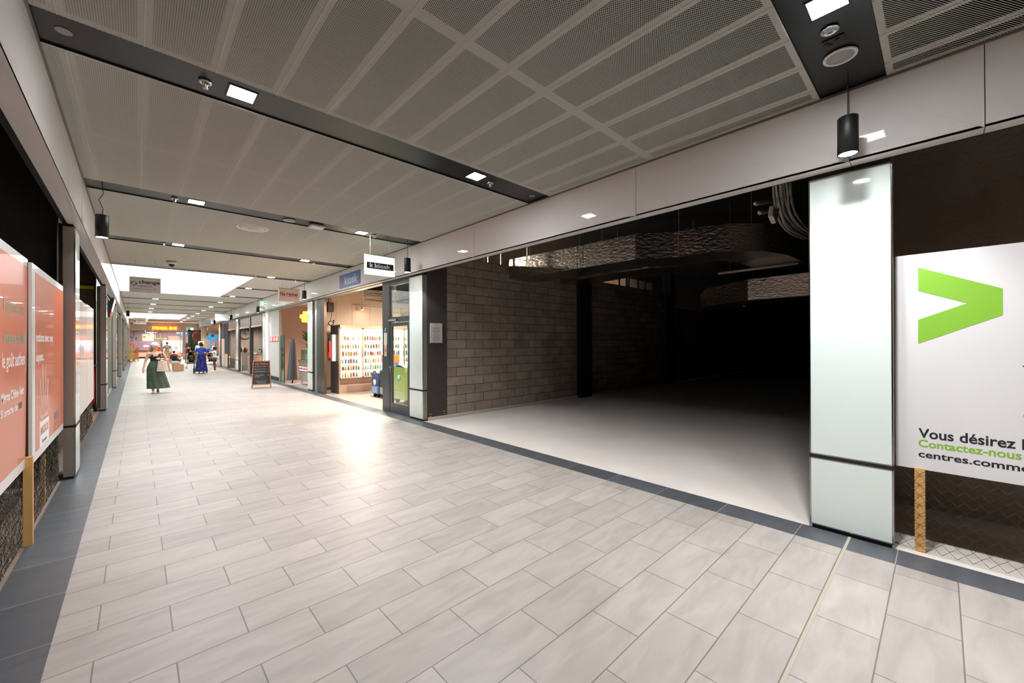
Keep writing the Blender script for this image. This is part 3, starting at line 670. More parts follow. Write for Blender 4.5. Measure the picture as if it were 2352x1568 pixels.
for a0 in (0, 180):
    mb = MB(); q = []
    for i in range(11):
        a = math.radians(a0+10+i*15); q.append((-.048+math.cos(a)*.045, math.sin(a)*.042+3.02, .004+.012*(i/10)))
    for i in range(10):
        (x0_, z0_, w0), (x1_, z1_, w1) = q[i], q[i+1]; mb.bar((x0_, 12.9785, z0_), (x1_, 12.9785, z1_), w0*1.2, .002, up=(0, 1, 0))
    x, z, _ = q[0]; s_ = 1 if a0 == 0 else -1
    mb.prism([(x-.02, 12.9775, z), (x+.022, 12.9775, z), (x, 12.9775, z-.03*s_)], (0, .002, 0)); mb.build('arrow', 'ink', t)
t = hsign(3.095, 3.66, 13.5, 2.854, 3.244, 'sign_pink', 'beige hanging sign of the restaurant with black lettering, before the rattan lamp')
text('Na Hathai', 'lettering', 'ink', t, (3.13, 13.479, 3.03), Ry, Uu, .48, .1, .02, shear=.1); MB().box(3.13, 3.63, 13.477, 13.4795, 3.005, 3.014).build('underline', 'ink', t)
t = hsign(3.23, 3.86, 28.0, 2.885, 3.27, 'sign_white', 'pale hanging sign with a thin logo and grey name, right of the flower shop sign')
text('s', 'emblem', 'ink_soft', t, (3.28, 27.978, 3.03), Ry, Uu, .07, .12); text('LA BOUTIQUE DES VINS', 'lettering', 'ink_soft', t, (3.38, 27.978, 3.07), Ry, Uu, .44, .035)
t = hsign(3.28, 3.92, 36.0, 2.84, 3.26, 'sign_white', 'white hanging sign of the flower shop with thin pale letters')
text('MONDE DES', 'lettering', 'ink_soft', t, (3.31, 35.978, 3.13), Ry, Uu, .38, .045); text('FLEURS', 'lettering', 'ink_soft', t, (3.38, 35.978, 2.98), Ry, Uu, .5, .085)
t = hsign(-.138, .41, 32.0, 2.725, 3.09, 'sign_pink', 'small hanging pharmacy sign under the second roof light', edge='ink_soft')
text('PHARMACIE', 'lettering', 'ink', t, (.02, 31.978, 2.93), Ry, Uu, .35, .05, .02); text('SUN STORE', 'lettering', 'red', t, (.06, 31.978, 2.84), Ry, Uu, .31, .05, .02)
mb = MB()
for a, b in ((0, .035), (0, -.035), (.035, 0), (-.035, 0)): mb.obox((-.08+a, 31.978, 2.91+b), (1, 0, 1), (0, 1, 0), (-1, 0, 1), .018, .002, .018)
mb.build('emblem', 'ink', t)
t = thing('exit_sign', 'green and white emergency exit sign with an arrow, above the chalkboard', 'exit sign', (4.04, 20, 3.2))
MB().box(3.89, 4.11, 19.98, 20.02, 3.22, 3.39).build('housing', 'exit_white', t); MB().box(4.0, 4.11, 19.974, 19.98, 3.23, 3.38).build('arrow_field', 'exit_green', t)
MB().prism([(4.015, 19.972, 3.29), (4.05, 19.972, 3.29), (4.05, 19.972, 3.255), (4.1, 19.972, 3.305), (4.05, 19.972, 3.355), (4.05, 19.972, 3.32), (4.015, 19.972, 3.32)], (0, -.002, 0)).build('arrow', 'exit_white', t)
MB().box(3.9, 3.93, 19.974, 19.98, 3.23, 3.38).tube([(3.955, 19.975, 3.26), (3.975, 19.975, 3.3), (3.965, 19.975, 3.34)], .008, 5).ell((3.97, 19.975, 3.36), .01, .004, .01).build('running_figure', 'exit_green', t)
MB().tube([(3.98, 20, 3.39), (3.98, 20, 3.6)], .005, 5).build('rod', 'steel_light', t)
t = thing('exit_sign', 'small green and white exit sign on the end band right of the red letters', 'exit sign', (4.0, 51.9, 3.0))
MB().box(3.72, 4.2, 51.9, 51.98, 2.92, 3.14).build('housing', 'exit_white', t); MB().box(3.72, 3.98, 51.89, 51.9, 2.92, 3.14).build('arrow_field', 'exit_green', t)
t = thing('fascia_sign', 'blue kiosk sign with red and white letters on the right fascia', 'sign', (4.12, 10.7, 3.1))
MB().box(4.112, 4.1255, 10.0, 11.41, 3.097, 3.452).build('panel', 'blue_sign', t)
text('k', 'lettering', 'red', t, (4.1118, 11.27, 3.165), Rr, Uu, .2, .2, .03); text('kiosk', 'lettering', 'sign_grey', t, (4.1118, 11.02, 3.165), Rr, Uu, .86, .22, .01)

# ------------------------------------------------------------------ kiosk: glazed door, shutter rails, fittings
t = thing('glazed_door_frame', 'dark grey aluminium frame with glass door and window above at the kiosk entrance', 'door', (4.27, 8.4, 0))
MB().box(4.262, 4.36, 8.745, 9.06, 0, ZS).build('wide_post', 'anthracite', t)
MB().box(4.262, 4.33, 7.73, 8.745, 2.9, ZS).box(4.262, 4.33, 7.73, 8.745, 2.06, 2.18).box(4.262, 4.33, 8.70, 8.745, 0, 2.9).box(4.262, 4.33, 7.73, 7.79, 0, 2.9).build('frame', 'anthracite', t)
d = MB().box(4.27, 4.32, 7.80, 8.69, .005, .22).box(4.27, 4.32, 7.80, 8.69, 1.97, 2.05).box(4.27, 4.32, 8.6, 8.69, .22, 1.97).box(4.27, 4.32, 7.80, 7.87, .22, 1.97).build('door_leaf', 'anthracite', t)
MB().tube([(4.25, 8.66, 1.04), (4.22, 8.66, 1.04), (4.22, 8.52, 1.04)], .009, 8).tube([(4.33, 8.66, 1.04), (4.36, 8.66, 1.04), (4.36, 8.52, 1.04)], .009, 8).box(4.262, 4.27, 8.64, 8.68, .9, 1.08).build('handle', 'chrome', d)
MB().box(4.29, 4.296, 7.87, 8.6, .22, 1.97).build('door_glass', 'clear_glass', d)
MB().box(4.29, 4.296, 7.79, 8.7, 2.18, 2.9).build('transom_glass', 'clear_glass', t)
MB().box(4.24, 4.262, 8.35, 8.72, 2.09, 2.13).tube([(4.245, 8.4, 2.07), (4.22, 8.2, 2.06)], .012, 6).build('door_closer', 'steel_light', t)
MB().box(4.259, 4.262, 8.82, 8.98, 1.55, 1.83).build('paper', 'white_paint', t); MB().box(4.258, 4.262, 8.84, 8.96, 1.28, 1.55).build('paper', 'sign_pink', t)
MB().ell((4.258, 8.9, 1.42), .002, .03, .04).build('stamp', 'red', t); MB().ell((4.258, 8.9, 1.9), .003, .025, .05).build('badge', 'white_plastic', t)
t = thing('shutter_rail', 'dark vertical shutter rails left of the open kiosk front', 'shutter rail', (4.3, 13.6, 0))
MB().box(4.262, 4.34, 13.12, 13.46, 0, ZS).build('rail', mat('bronze', '#55463a', .3, metal=.6), t); MB().box(4.262, 4.34, 13.47, 13.82, 0, ZS).build('rail', 'anthracite', t)
MB().box(4.262, 4.33, 13.83, 14.0, 0, ZS).build('rail', 'steel', t); MB().box(4.264, 4.33, 14.0, 14.17, 0, ZS).build('rail', 'black_metal', t)
S('trim_15', Bx(4.25, 4.40, 9.06, 14.18, 3.0, 3.14), 'steel')
FL = mat('fridge_light', '#fff6e8', .5, emit=7., ecol='#fff1dc')
t = thing('display_fridge', 'tall glass-door drinks fridge with lit shelves on the kiosk side wall', 'fridge', (6.4, 13.3, 0))
X0, X1, YF, YB = 4.63, 8.38, 12.9, 13.62
MB().box(X0, X0+.04, YF, YB, 0, 2.16).box(X1-.04, X1, YF, YB, 0, 2.16).box(X0, X1, YB-.04, YB, 0, 2.16).box(X0, X1, YF, YB, 2.08, 2.16).box(X0, X1, YF+.02, YB, 0, .42).build('cabinet', mat('fridge_steel', '#b49a84', .35, metal=.6), t)
MB().box(X0-.004, X0, YF, YB, 0, 2.14).build('side_panel', mat('fridge_side', '#5c5550', .5), t)
MB().box(X0+.04, X1-.04, YB-.06, YB-.041, .5, 2.06).build('back_light', FL, t)
MB().box(X0+.04, X1-.04, YF+.06, YF+.12, 2.03, 2.075).build('top_light', mat('fridge_tube', '#fff6e8', .5, emit=14., ecol='#fff1dc'), t)
MB().box(X0+.02, X1-.02, YF-.005, YF+.02, .30, .46).build('bumper', mat('fridge_dark', '#5d4636', .5), t)
for i in range(2): 
    a = X0+.28+i*1.85; mb = MB().box(a, a+.9, YF-.004, YF+.02, .04, .26)
    for k in range(6): mb.box(a+.02, a+.88, YF-.016, YF-.003, .065+k*.032, .078+k*.032)
    mb.build('grille', 'fridge_steel', t)
SH = [.50, .72, .94, 1.18, 1.42, 1.68]
for z in SH: MB().box(X0+.05, X1-.05, YF+.09, YB-.1, z-.02, z).build('shelf', 'white_plastic', t)
dw = (X1-X0-.04)/5
for i in range(5):
    a = X0+.02+i*dw
    f = MB().box(a, a+.025, YF-.02, YF+.03, .46, 2.08).box(a+dw-.025, a+dw, YF-.02, YF+.03, .46, 2.08).box(a, a+dw, YF-.02, YF+.03, 2.04, 2.08).box(a, a+dw, YF-.02, YF+.03, .46, .49).build('glass_door', 'fridge_steel', t)
    MB().box(a+.02, a+dw-.02, YF, YF+.006, .48, 2.05).build('pane', 'clear_glass', f)
    hx = a+dw-.05 if i % 2 == 0 else a+.05
    MB().tube([(hx, YF-.02, 1.1), (hx, YF-.06, 1.13), (hx, YF-.06, 1.37), (hx, YF-.02, 1.4)], .012, 6).build('handle', 'bronze', f)
bc = ['#c9763c', '#7c8f4a', '#b8a2c9', '#c4553f', '#8a5a3c', '#d9c9a0', '#6a7fae', '#e0d6c8', '#d88b3a', '#a33b35']
bms = [mat('bottle_%d' % i, c, .3) for i, c in enumerate(bc)]
bproto = []
for i, m in enumerate(bms):
    for k, (r, h) in enumerate(((.03, .15), (.032, .12))):
        o = MB().lathe([(r*.9, 0), (r, .01), (r, h*.62), (r*.45, h*.8), (r*.42, h)] if k == 0 else [(r*.9, 0), (r, .008), (r, h-.01), (r*.85, h)], (0, 0, 0), 8)
        me = o.build('bottle', m); bproto.append(me)
used = [False]*len(bproto)
nm = ['bottom', 'second lowest', 'third lowest', 'third highest', 'second highest', 'top']
random.seed(11)
for si, z in enumerate(SH):
    for di in range(4):
        a = X0+.02+di*dw; x = a+.07
        while x < a+dw-.06:
            j = random.randrange(len(bproto)); 
            if random.random() < .35: j = (j//2)*2+1 if si > 2 else j
            if used[j]: o = bproto[j].copy(); COL.objects.link(o)
            else: o = bproto[j]; used[j] = True
            o.name = 'bottle'; o.location = (x, YF+.16, z+.001); s_ = random.uniform(.95, 1.25); o.scale = (1.15, 1.15, s_)
            tag(o, 'small drinks bottle or can on the %s shelf of the kiosk fridge' % nm[si], 'bottle', 'drinks on the %s shelf of the kiosk fridge' % nm[si]); x += random.uniform(.075, .1)
for j, u_ in enumerate(used):
    if not u_: bpy.data.objects.remove(bproto[j])
t = thing('fire_extinguisher', 'red fire extinguisher with white notice board beside the kiosk fridge', 'fire extinguisher', (4.5, 13.0, 0))
MB().box(4.5, 4.626, 13.1, 13.5, 1.02, 1.86).build('board', 'white_paint', t)
MB().lathe([(.0, 0), (.06, 0), (.065, .02), (.065, .42), (.045, .5), (.02, .53), (.02, .58), (0, .58)], (4.47, 13.25, 1.12), 14).build('cylinder', 'red_bright', t)
MB().tube([(4.47, 13.25, 1.7), (4.43, 13.2, 1.66), (4.42, 13.18, 1.3)], .01, 6).box(4.44, 4.5, 13.2, 13.3, 1.69, 1.73).build('hose', 'black_metal', t)
t = thing('cable_reel', 'dark spring cable reel with a coiled cable high inside the kiosk', 'cable reel', (4.6, 13.8, 2.6))
MB().box(4.545, 4.755, 13.65, 13.9, 2.62, 2.93).build('housing', mat('reel_brown', '#3f2c22', .5), t, bevel=.02); MB().box(4.6, 4.7, 13.75, 13.8, 2.93, 5.05).build('bracket', 'pipe_metal', t)
MB().tube([(4.71, 13.75, 2.63), (4.70, 13.75, 2.5), (4.67, 13.75, 2.34)], .008, 6).build('cord', 'black_metal', t)
MB().tube([(4.683+.075*math.cos(a*PI/10), 13.75, 2.245+.075*math.sin(a*PI/10)) for a in range(21)], .013, 6).tube([(4.74, 13.75, 2.2), (4.79, 13.75, 2.3), (4.78, 13.75, 2.33)], .01, 6).ell((4.775, 13.75, 2.34), .03, .03, .02).build('coil', 'black_metal', t)
tag(MB().tube([(5.55, 14.0, 2.94), (8.5, 14.0, 2.94)], .022, 8).tube([(5.6, 14.0, 2.94), (5.6, 14.18, 2.94)], .01, 5).build('light_track', 'white_plastic'), 'white lighting track along the kiosk side wall', 'light track')
def spotl(x, y, z, lb, en=60, col=(1, .84, .70), tgt=(0, 0, -1), size=120):
    t = thing('spotlight', lb, 'spotlight', (x, y, z))
    MB().lathe([(0, .12), (.04, .12), (.05, 0), (.045, 0), (.04, .01), (0, .01)], (x, y, z), 14).build('head', 'white_plastic', t)
    MB().lathe([(0, .008), (.04, .008), (.04, .002), (0, .002)], (x, y, z), 14).build('lamp', mat('spot_face_%d' % int(x*100+y*10), '#fff2e0', .5, emit=60, ecol='#ffe2c0'), t)
    MB().tube([(x, y, z+.12), (x, y, 4.4 if y < 13 else 2.9 if 34 < y else 5.05)], .006, 5).build('rod', 'white_plastic', t)
    ld = bpy.data.lights.new('spot', 'SPOT'); ld.energy = en; ld.spot_size = math.radians(size); ld.spot_blend = .8; ld.shadow_soft_size = .06; ld.color = col
    lo = bpy.data.objects.new('spot', ld); COL.objects.link(lo); lo.location = (x, y, z-.01); lo.rotation_euler = Vector(tgt).to_track_quat('-Z', 'Y').to_euler()
spotl(5.83, 13.95, 2.76, 'bright round spotlight above the kiosk fridge', 420, tgt=(-.2, -1, -1.2))
spotl(5.0, 10.5, 3.0, 'kiosk ceiling spotlight just inside the open front', 700, tgt=(-.1, .3, -1), size=150)
spotl(7.2, 11.0, 3.1, 'kiosk ceiling spotlight above the freezers', 800, tgt=(0, .4, -1), size=150)
spotl(5.4, 8.6, 3.05, 'kiosk ceiling spotlight behind the glass door', 450, tgt=(0, 0, -1), size=150)
spotl(7.0, 8.6, 3.05, 'kiosk ceiling spotlight deep behind the glass door', 600, tgt=(0, 0, -1), size=150)
def chest(x0, x1, y0, y1, h, ms, lb, mark):
    t = thing('chest_freezer', lb, 'freezer', ((x0+x1)/2, (y0+y1)/2, 0))
    MB().box(x0, x1, y0, y1, .34, h).build('body', ms[0], t, bevel=.015); MB().box(x0, x1, y0, y1, .12, .34).build('base', ms[1], t)
    mb = MB()
    for k in range(6): mb.box(x0-.004, x0, y0+.05, y1-.05, .15+k*.03, .162+k*.03).box(x0+.05, x1-.05, y0-.004, y0, .15+k*.03, .162+k*.03)
    mb.build('louvre', 'white_plastic', t)
    MB().grid(lambda u, v: (x0+(x1-x0)*u, y0+(y1-y0)*v, h+.06*math.sin(PI*v)), 4, 8).box(x0, x1, y0, y1, h, h+.01).build('glass_lid', 'pale_glass', t)
    for x in (x0+.08, x1-.08):
        for y in (y0+.08, y1-.08): MB().tube([(x, y-.015, .06), (x, y+.015, .06)], .06, 10).box(x-.02, x+.02, y-.02, y+.02, .06, .13).build('castor', 'black_metal', t)
    MB().lathe([(0, 0), (.09, 0), (.09, .004), (0, .004)], (0, 0, 0), 20).xf(Matrix.Translation((x0-.001, (y0+y1)/2, h-.28)) @ Matrix.Rotation(-PI/2, 4, 'Y')).build('emblem', mark, t)
chest(5.08, 5.75, 11.12, 11.52, .72, (mat('freezer_blue', '#3f4a78', .4), mat('freezer_base', '#2f7fc0', .4)), 'blue ice cream freezer on castors with louvred base, beside the lit fridge', 'white_plastic')
chest(5.1, 5.9, 10.35, 11.05, .80, ('anthracite', 'anthracite'), 'dark grey chest freezer with a white ring emblem, half behind the door frame', 'white_plastic')
chest(5.0, 5.6, 9.35, 9.98, .95, (mat('freezer_yellow', '#c9d264', .4), 'freezer_yellow'), 'lime yellow drinks cooler seen through the kiosk glass door', mat('mint', '#7fb9a9', .4))
tag(MB().lathe([(.26, 0), (.3, .3), (.28, .5), (.12, .7), (0, .72)], (5.35, 9.0, .95-.95+.9), 14).tube([(5.35, 9.0, 0), (5.35, 9.0, .9)], .2, 12).build('drinks_display', mat('pale_blue', '#a9cfd4', .4)), 'pale blue rounded drinks display behind the kiosk glass door', 'display')
t = thing('kiosk_counter', 'white kiosk counter deep behind the glass door', 'counter', (7.2, 8.8, 0))
MB().box(6.9, 7.6, 7.7, 10.2, .1, 1.0).build('body', 'white_paint', t); MB().box(6.85, 7.65, 7.65, 10.25, 1.0, 1.04).build('worktop', 'pine', t); MB().box(6.95, 7.55, 7.75, 10.15, 0, .1).build('plinth', 'grey_plastic', t)
t = thing('snack_shelf', 'orange promotional snack stand behind the blue freezer', 'shelf', (6.0, 12.2, 0))
MB().box(5.72, 6.15, 11.9, 12.2, 0, .95).build('body', mat('promo_blue', '#5577bb', .5), t); MB().box(5.70, 6.17, 11.88, 12.22, .95, 1.2).build('header', mat('promo_orange', '#d8632e', .5), t)
# duct seen through the hole in the kiosk side wall
t = thing('air_duct', 'brown lit duct seen through the square hole in the kiosk side wall', 'air duct', (7, 14.8, 3.3))
ductloft([(6.1, 14.9), (7.5, 14.8), (10, 14.8)], -.5, 3.2, 3.55).build('duct', 'foil', t); MB().tube([(6.4, 14.6, 3.3), (6.4, 14.6, 5.0)], .012, 5).tube([(6.9, 14.6, 3.3), (6.9, 14.6, 5.0)], .012, 5).build('hanger_rod', 'pipe_metal', t)

# ------------------------------------------------------------------ restaurant with the rattan lamp
t = thing('shop_front', 'steel framed glass front of the restaurant with a folded grey sunshade behind it', 'shop front', (4.28, 17, 0))
MB().box(4.262, 4.32, 18.38, 18.44, 0, ZS).box(4.262, 4.32, 14.72, 14.76, 0, ZS).box(4.262, 4.32, 14.76, 18.38, 2.96, ZS).build('frame', 'steel', t)
MB().box(4.285, 4.295, 17.9, 18.38, 0.01, 1.9).build('glass_screen', 'green_glass', t)
MB().box(4.28, 4.31, 17.86, 17.9, 0, 1.9).build('post', 'anthracite', t)
t = thing('folded_sunshade', 'folded dark grey sunshade leaning inside the restaurant front', 'parasol', (4.5, 17.9, 0))
MB().grid(lambda u, v: (4.55+.17*(1-v*.5)*math.cos(2*PI*u)*(1+.2*math.sin(10*PI*u)), 17.75+.16*(1-v*.5)*math.sin(2*PI*u)*(1+.2*math.sin(10*PI*u))-.1*v, .12+1.65*v), 30, 8).build('canopy', mat('shade_grey', '#54575a', .8), t)
MB().tube([(4.55, 17.75, 0), (4.55, 17.65, 1.85)], .02, 8).build('pole', 'black_metal', t)
t = thing('rattan_lamp', 'layered woven rattan pendant lamp glowing yellow in the restaurant', 'pendant lamp', (4.75, 16.3, 2.3))
RT = mat('rattan', '#d9a24e', .7, emit=1.1, ecol='#ffb648', bump=.3, bscale=90)
for z, r, h_ in ((2.66, .2, .12), (2.52, .3, .14), (2.38, .24, .14)):
    MB().lathe([(r, 0), (r+.012, h_/2), (r, h_), (r-.012, h_), (r-.004, h_/2), (r-.012, 0)], (4.75, 16.3, z), 24).build('shade_ring', RT, t)
MB().ell((4.75, 16.3, 2.56), .05, .05, .06).build('bulb', mat('bulb', '#fff', .5, emit=60, ecol='#ffc777'), t); MB().tube([(4.75, 16.3, 2.6), (4.75, 16.3, 3.3)], .006, 6).build('cord', 'black_metal', t)
t = thing('food_counter', 'stainless food counter with striped banner in the restaurant', 'counter', (4.9, 16.4, 0))
MB().box(4.62, 5.3, 15.0, 17.05, .16, .9).build('body', 'steel_light', t); MB().box(4.58, 5.34, 14.96, 17.1, .9, .94).build('worktop', 'chrome', t)
for x in (4.68, 5.24):
    for y in (15.1, 16.1, 16.95): MB().tube([(x, y, 0), (x, y, .17)], .025, 8).build('leg', 'chrome', t)
MB().box(4.66, 5.2, 15.9, 17.0, .94, 1.34).build('glass_case', 'green_glass', t); MB().box(4.66, 5.2, 15.9, 17.0, 1.34, 1.36).build('case_top', 'steel_light', t)
MB().box(4.612, 4.62, 15.0, 15.95, .3, .88).build('front_panel', 'sign_pink', t)
MB().box(4.606, 4.614, 15.0, 17.02, .50, .74).build('banner', 'white_paint', t)
MB().box(4.603, 4.606, 15.0, 17.02, .50, .535).box(4.603, 4.606, 15.0, 17.02, .705, .74).build('banner_stripe', 'red', t)
MB().box(4.603, 4.606, 15.0, 15.5, .59, .65).box(4.603, 4.606, 16.6, 17.02, .59, .65).build('banner_stripe', 'blue_sign', t)
text('Na Hathai', 'lettering', 'red', t, (4.602, 16.5, .575), Rr, Uu, .85, .1, .02)
tag(MB().box(4.6, 4.615, 15.25, 15.7, .95, 1.36).build('menu_sheet', 'sign_pink'), 'tall pale menu sheet standing on the food counter', 'menu')
def leafy(name, lb, c, r, h, n, m, pot, cat='plant', sp=1.):
    t = thing(name, lb, cat, c)
    MB().lathe([(r*.35, 0), (r*.5, h*.28), (r*.46, h*.28), (r*.4, h*.22), (0, h*.22)], c, 16).build('pot', pot, t)
    mb = MB(); rnd = random.Random(int(c[1]*77))
    for i in range(n):
        a = rnd.uniform(0, 2*PI); L = rnd.uniform(.5, 1)*r*sp; hh = h*rnd.uniform(.45, 1.); w = r*.09
        p0 = Vector((c[0]+.02*math.cos(a), c[1]+.02*math.sin(a), c[2]+h*.25)); tip = Vector((c[0]+L*math.cos(a), c[1]+L*math.sin(a), c[2]+hh)); mid = (p0+tip)/2+Vector((0, 0, h*.12)); s_ = Vector((-math.sin(a), math.cos(a), 0))*w
        mb.add([p0, mid-s_, mid+s_+Vector((0, 0, .004)), tip], [(0, 1, 3), (0, 3, 2)])
    mb.build('foliage', m, t); return t
LEAF = mat('leaf', '#4c6a35', .6, var=.3, vscale=9); mat('leaf_dark', '#2f4226', .6, var=.3, vscale=9)
leafy('potted_plant', 'bushy potted plant in a dark pot on top of the food counter case', (4.9, 16.5, 1.36), .42, .75, 90, 'leaf', 'black_metal')
leafy('potted_plant', 'small upright aloe beside the menu sheet on the food counter', (4.75, 15.82, .94), .14, .38, 22, LEAF, 'white_plastic', sp=.7)
spotl(5.4, 17.3, 3.0, 'ceiling spotlight over the restaurant counter', 300, col=(1, .82, .7), tgt=(0, -.1, -1), size=150)
S('wall_kiosk_bulkhead', Bx(11, 18, 9.4, 9.45, 3.2, 4.4), 'white_paint')
spotl(13.2, 8.0, 3.62, 'small dark lamp in the bright opening under the ducts, its beam added to light the panel behind', 160, tgt=(0, 1, .1), size=150)  # beam added here to brighten the white bulkhead behind the opening
spotl(5.3, 8.7, 3.72, 'added high kiosk spotlight lighting the duct through the gap above the block wall', 520, tgt=(.45, -1, -.12), size=110)  # added lamp: sends warm light over the block wall onto the duct
t = thing('safety_notice', 'red and white fire safety notice on the grey service wall', 'sign', (4.285, 19.4, 1.8))
MB().box(4.276, 4.29, 18.75, 20.1, 1.66, 1.86).build('plate', 'red_bright', t)
for y in (19.85, 19.35, 18.95): MB().box(4.27, 4.276, y-.12, y+.12, 1.69, 1.83).build('pictogram', 'white_ink', t)
# chalkboard
t = thing('chalkboard_sign', 'wooden A-frame chalkboard with orange heading standing on the tiles', 'chalkboard', (3.26, 16.6, 0), rz=math.radians(-13))
WD = mat('chalk_wood', '#b9743e', .55, var=.15, vscale=5, stretch=(6, 6, .8))
def cbp(x, s, f): return (x, -.26*s + .0, f)
lean = .27
mb = MB()
for sx in (-.285, .285): mb.bar((sx, -lean, 0), (sx*.86, -.015, .98), .045, .022)
mb.bar((-.25, -.03, .96), (.25, -.03, .96), .04, .022).bar((-.275, -lean*.87, .13), (.275, -lean*.87, .13), .05, .022)
mb.build('front_frame', WD, t, local=True)
mb = MB()
for sx in (-.285, .285): mb.bar((sx, lean, 0), (sx*.86, .015, .97), .045, .022)
mb.bar((-.275, lean*.87, .13), (.275, lean*.87, .13), .05, .022); mb.build('back_frame', WD, t, local=True)
def quadboard(s): return MB().prism([(-.262, s*lean*.86, .15), (.262, s*lean*.86, .15), (.236, s*.035, .94), (-.236, s*.035, .94)], (0, -s*.008, 0))
quadboard(-1).build('slate', mat('slate_board', '#2e2d30', .8, var=.08, vscale=6), t, local=True); quadboard(1).build('slate', 'slate_board', t, local=True)
uv = Vector((0, (.86*lean-.035), .79)).normalized(); Pn = lambda x, z: (x, -(.035+(.94-z)/.79*(.86*lean-.035))-.006, z)
def btext(s, x, z, w, h_, m):
    text(s, 'chalk_lettering', m, None, Pn(x, z), Ry, uv, w, h_, .008, ext=.001).parent = t
btext('Na Hathai.', -.18, .83, .40, .07, 'promo_orange'); mat('chalk', '#c9c6c0', .9)
for s_, x, z, w in (('Plat du jour maison', -.2, .75, .36), ('- Soupe de riz aux crevettes', -.22, .66, .36), ('- Salade de boeuf thai', -.22, .58, .36), ('- Salade papaye', -.21, .45, .28), ('(crevettes)', -.2, .395, .14), ('Livraison et plats a emporter', -.17, .24, .34), ('du lundi au samedi', -.12, .19, .24)):
    btext(s_, x, z, w, .028, 'chalk')
for z in (.75, .66, .58, .45): btext('16.-', .19, z, .045, .024, 'chalk')

# ------------------------------------------------------------------ wine shop and fronts further on
def front(lb, y0, y1, mull, m='anthracite', x=4.262):
    t = thing('shop_front', lb, 'shop front', (x, (y0+y1)/2, 0)); mb = MB()
    for y in mull: mb.box(x, x+.07, y-.04, y+.04, 0, ZS)
    mb.box(x, x+.07, y0, y1, 2.94, ZS); mb.build('frame', m, t); return t
t = front('dark metal front of the wine shop with half raised perforated shutter', 21.45, 27.45, (21.6, 24.3, 27.3))
for y0, y1 in ((21.65, 24.25), (24.35, 27.25)):
    sh = MB()
    for k in range(7): sh.box(4.29, 4.305, y0, y1, 2.47+k*.068, 2.515+k*.068)
    for k in range(int((y1-y0)/.12)): sh.box(4.293, 4.302, y0+k*.12, y0+k*.12+.05, 2.47, 2.94)
    sh.build('shutter', 'steel_light', t); MB().box(4.28, 4.315, y0, y1, 2.40, 2.47).build('shutter_bar', 'white_plastic', t)
MB().box(4.25, 4.40, 24.2, 24.42, 0, 2.5).build('post', 'anthracite', t)
t = front('dark metal front with shutter and two grey door panels before the flower shop', 28.25, 34.25, (28.4, 31.3, 34.1))
sh = MB()
for k in range(7): sh.box(4.29, 4.305, 28.45, 31.25, 2.47+k*.068, 2.515+k*.068)
sh.build('shutter', 'steel_light', t); MB().box(4.28, 4.315, 28.45, 31.25, 2.40, 2.47).build('shutter_bar', 'sign_pink', t)
MB().box(4.285, 4.3, 31.4, 32.6, .9, 2.9).box(4.285, 4.3, 32.8, 34.0, 1.9, 2.9).build('navy_panel', 'navy_wall', t)
MB().box(4.285, 4.3, 31.4, 32.6, .05, .9).box(4.285, 4.3, 32.8, 34.0, .05, 1.9).build('grey_panel', 'sign_pink', t)
t = thing('wine_rack', 'pine rack with rows of bottles against the navy wall of the wine shop', 'shelf', (6.5, 23, 0))
x0, x1, y0, y1 = 5.6, 7.4, 24.9, 25.3
mb = MB().box(x0, x0+.05, y0, y1, 0, 2.3).box(x1-.05, x1, y0, y1, 0, 2.3).box(x0, x1, y0, y1, .0, .75)
for z in (.75, 1.15, 1.5, 1.9, 2.3): mb.box(x0, x1, y0, y1, z-.03, z)
mb.build('frame', 'pine', t); MB().box(x0, x1, y1, y1+.02, 0, 2.3).build('back_panel', 'pine', t)
wb = [mat('wine_%d' % i, c, .25) for i, c in enumerate(('#5a2b25', '#c98a3f', '#3c4a35', '#d8d2c6', '#8a3c2c'))]
wp = []
for i, z in enumerate((.75, 1.15, 1.5, 1.9, 2.3)):
    for k in range(9):
        j = (i*3+k) % 5
        if len(wp) < 5 and j == len(wp):
            o = MB().lathe([(.045, 0), (.05, .02), (.05, .18), (.018, .25), (.018, .3), (0, .3)], (0, 0, 0), 8).build('wine_bottle', wb[j]); wp.append(o)
        else: o = wp[j % len(wp)].copy(); COL.objects.link(o)
        o.location = (x0+.2+k*.175, y0+.1, z+.0); tag(o, 'bottle on shelf %s of the pine rack in the wine shop' % ['one', 'two', 'three', 'four', 'five'][i], 'bottle', 'bottles on shelf %s of the pine wine rack' % ['one', 'two', 'three', 'four', 'five'][i])
for (a, b, c_, d_, lb, m) in ((4.6, 5.3, 21.9, 24.0, 'pine tasting counter in the front of the wine shop', 'pine'), (4.6, 5.2, 24.6, 27.0, 'counter clad in old brick in the wine shop, behind the dark post', mat('old_brick', '#b98e7c', .8, var=.35, vscale=7)), (4.6, 5.4, 28.6, 31.0, 'pale wooden counter with bottles in the second wine shop bay', 'cream_board')):
    t = thing('counter', lb, 'counter', (a, c_, 0)); MB().box(a, b, c_, d_, 0, 1.0).build('body', m, t); MB().box(a-.03, b+.03, c_-.03, d_+.03, 1.0, 1.04).build('worktop', 'steel_light', t)
for i in range(16):
    o = wp[i % 5].copy(); COL.objects.link(o); y = 22.0+i*.12 if i < 9 else 28.8+(i-9)*.3; o.location = (4.75+.12*(i % 3), y, 1.04); g = 'first' if i < 9 else 'second'
    tag(o, 'bottle standing on the %s counter of the wine shop' % ('pine' if i < 9 else 'pale wooden'), 'bottle', 'bottles on the %s wine shop counter' % g)
t = thing('wall_clock', 'round grey clock on the stone wall of the wine shop', 'clock', (5.6, 31.2, 2.2))
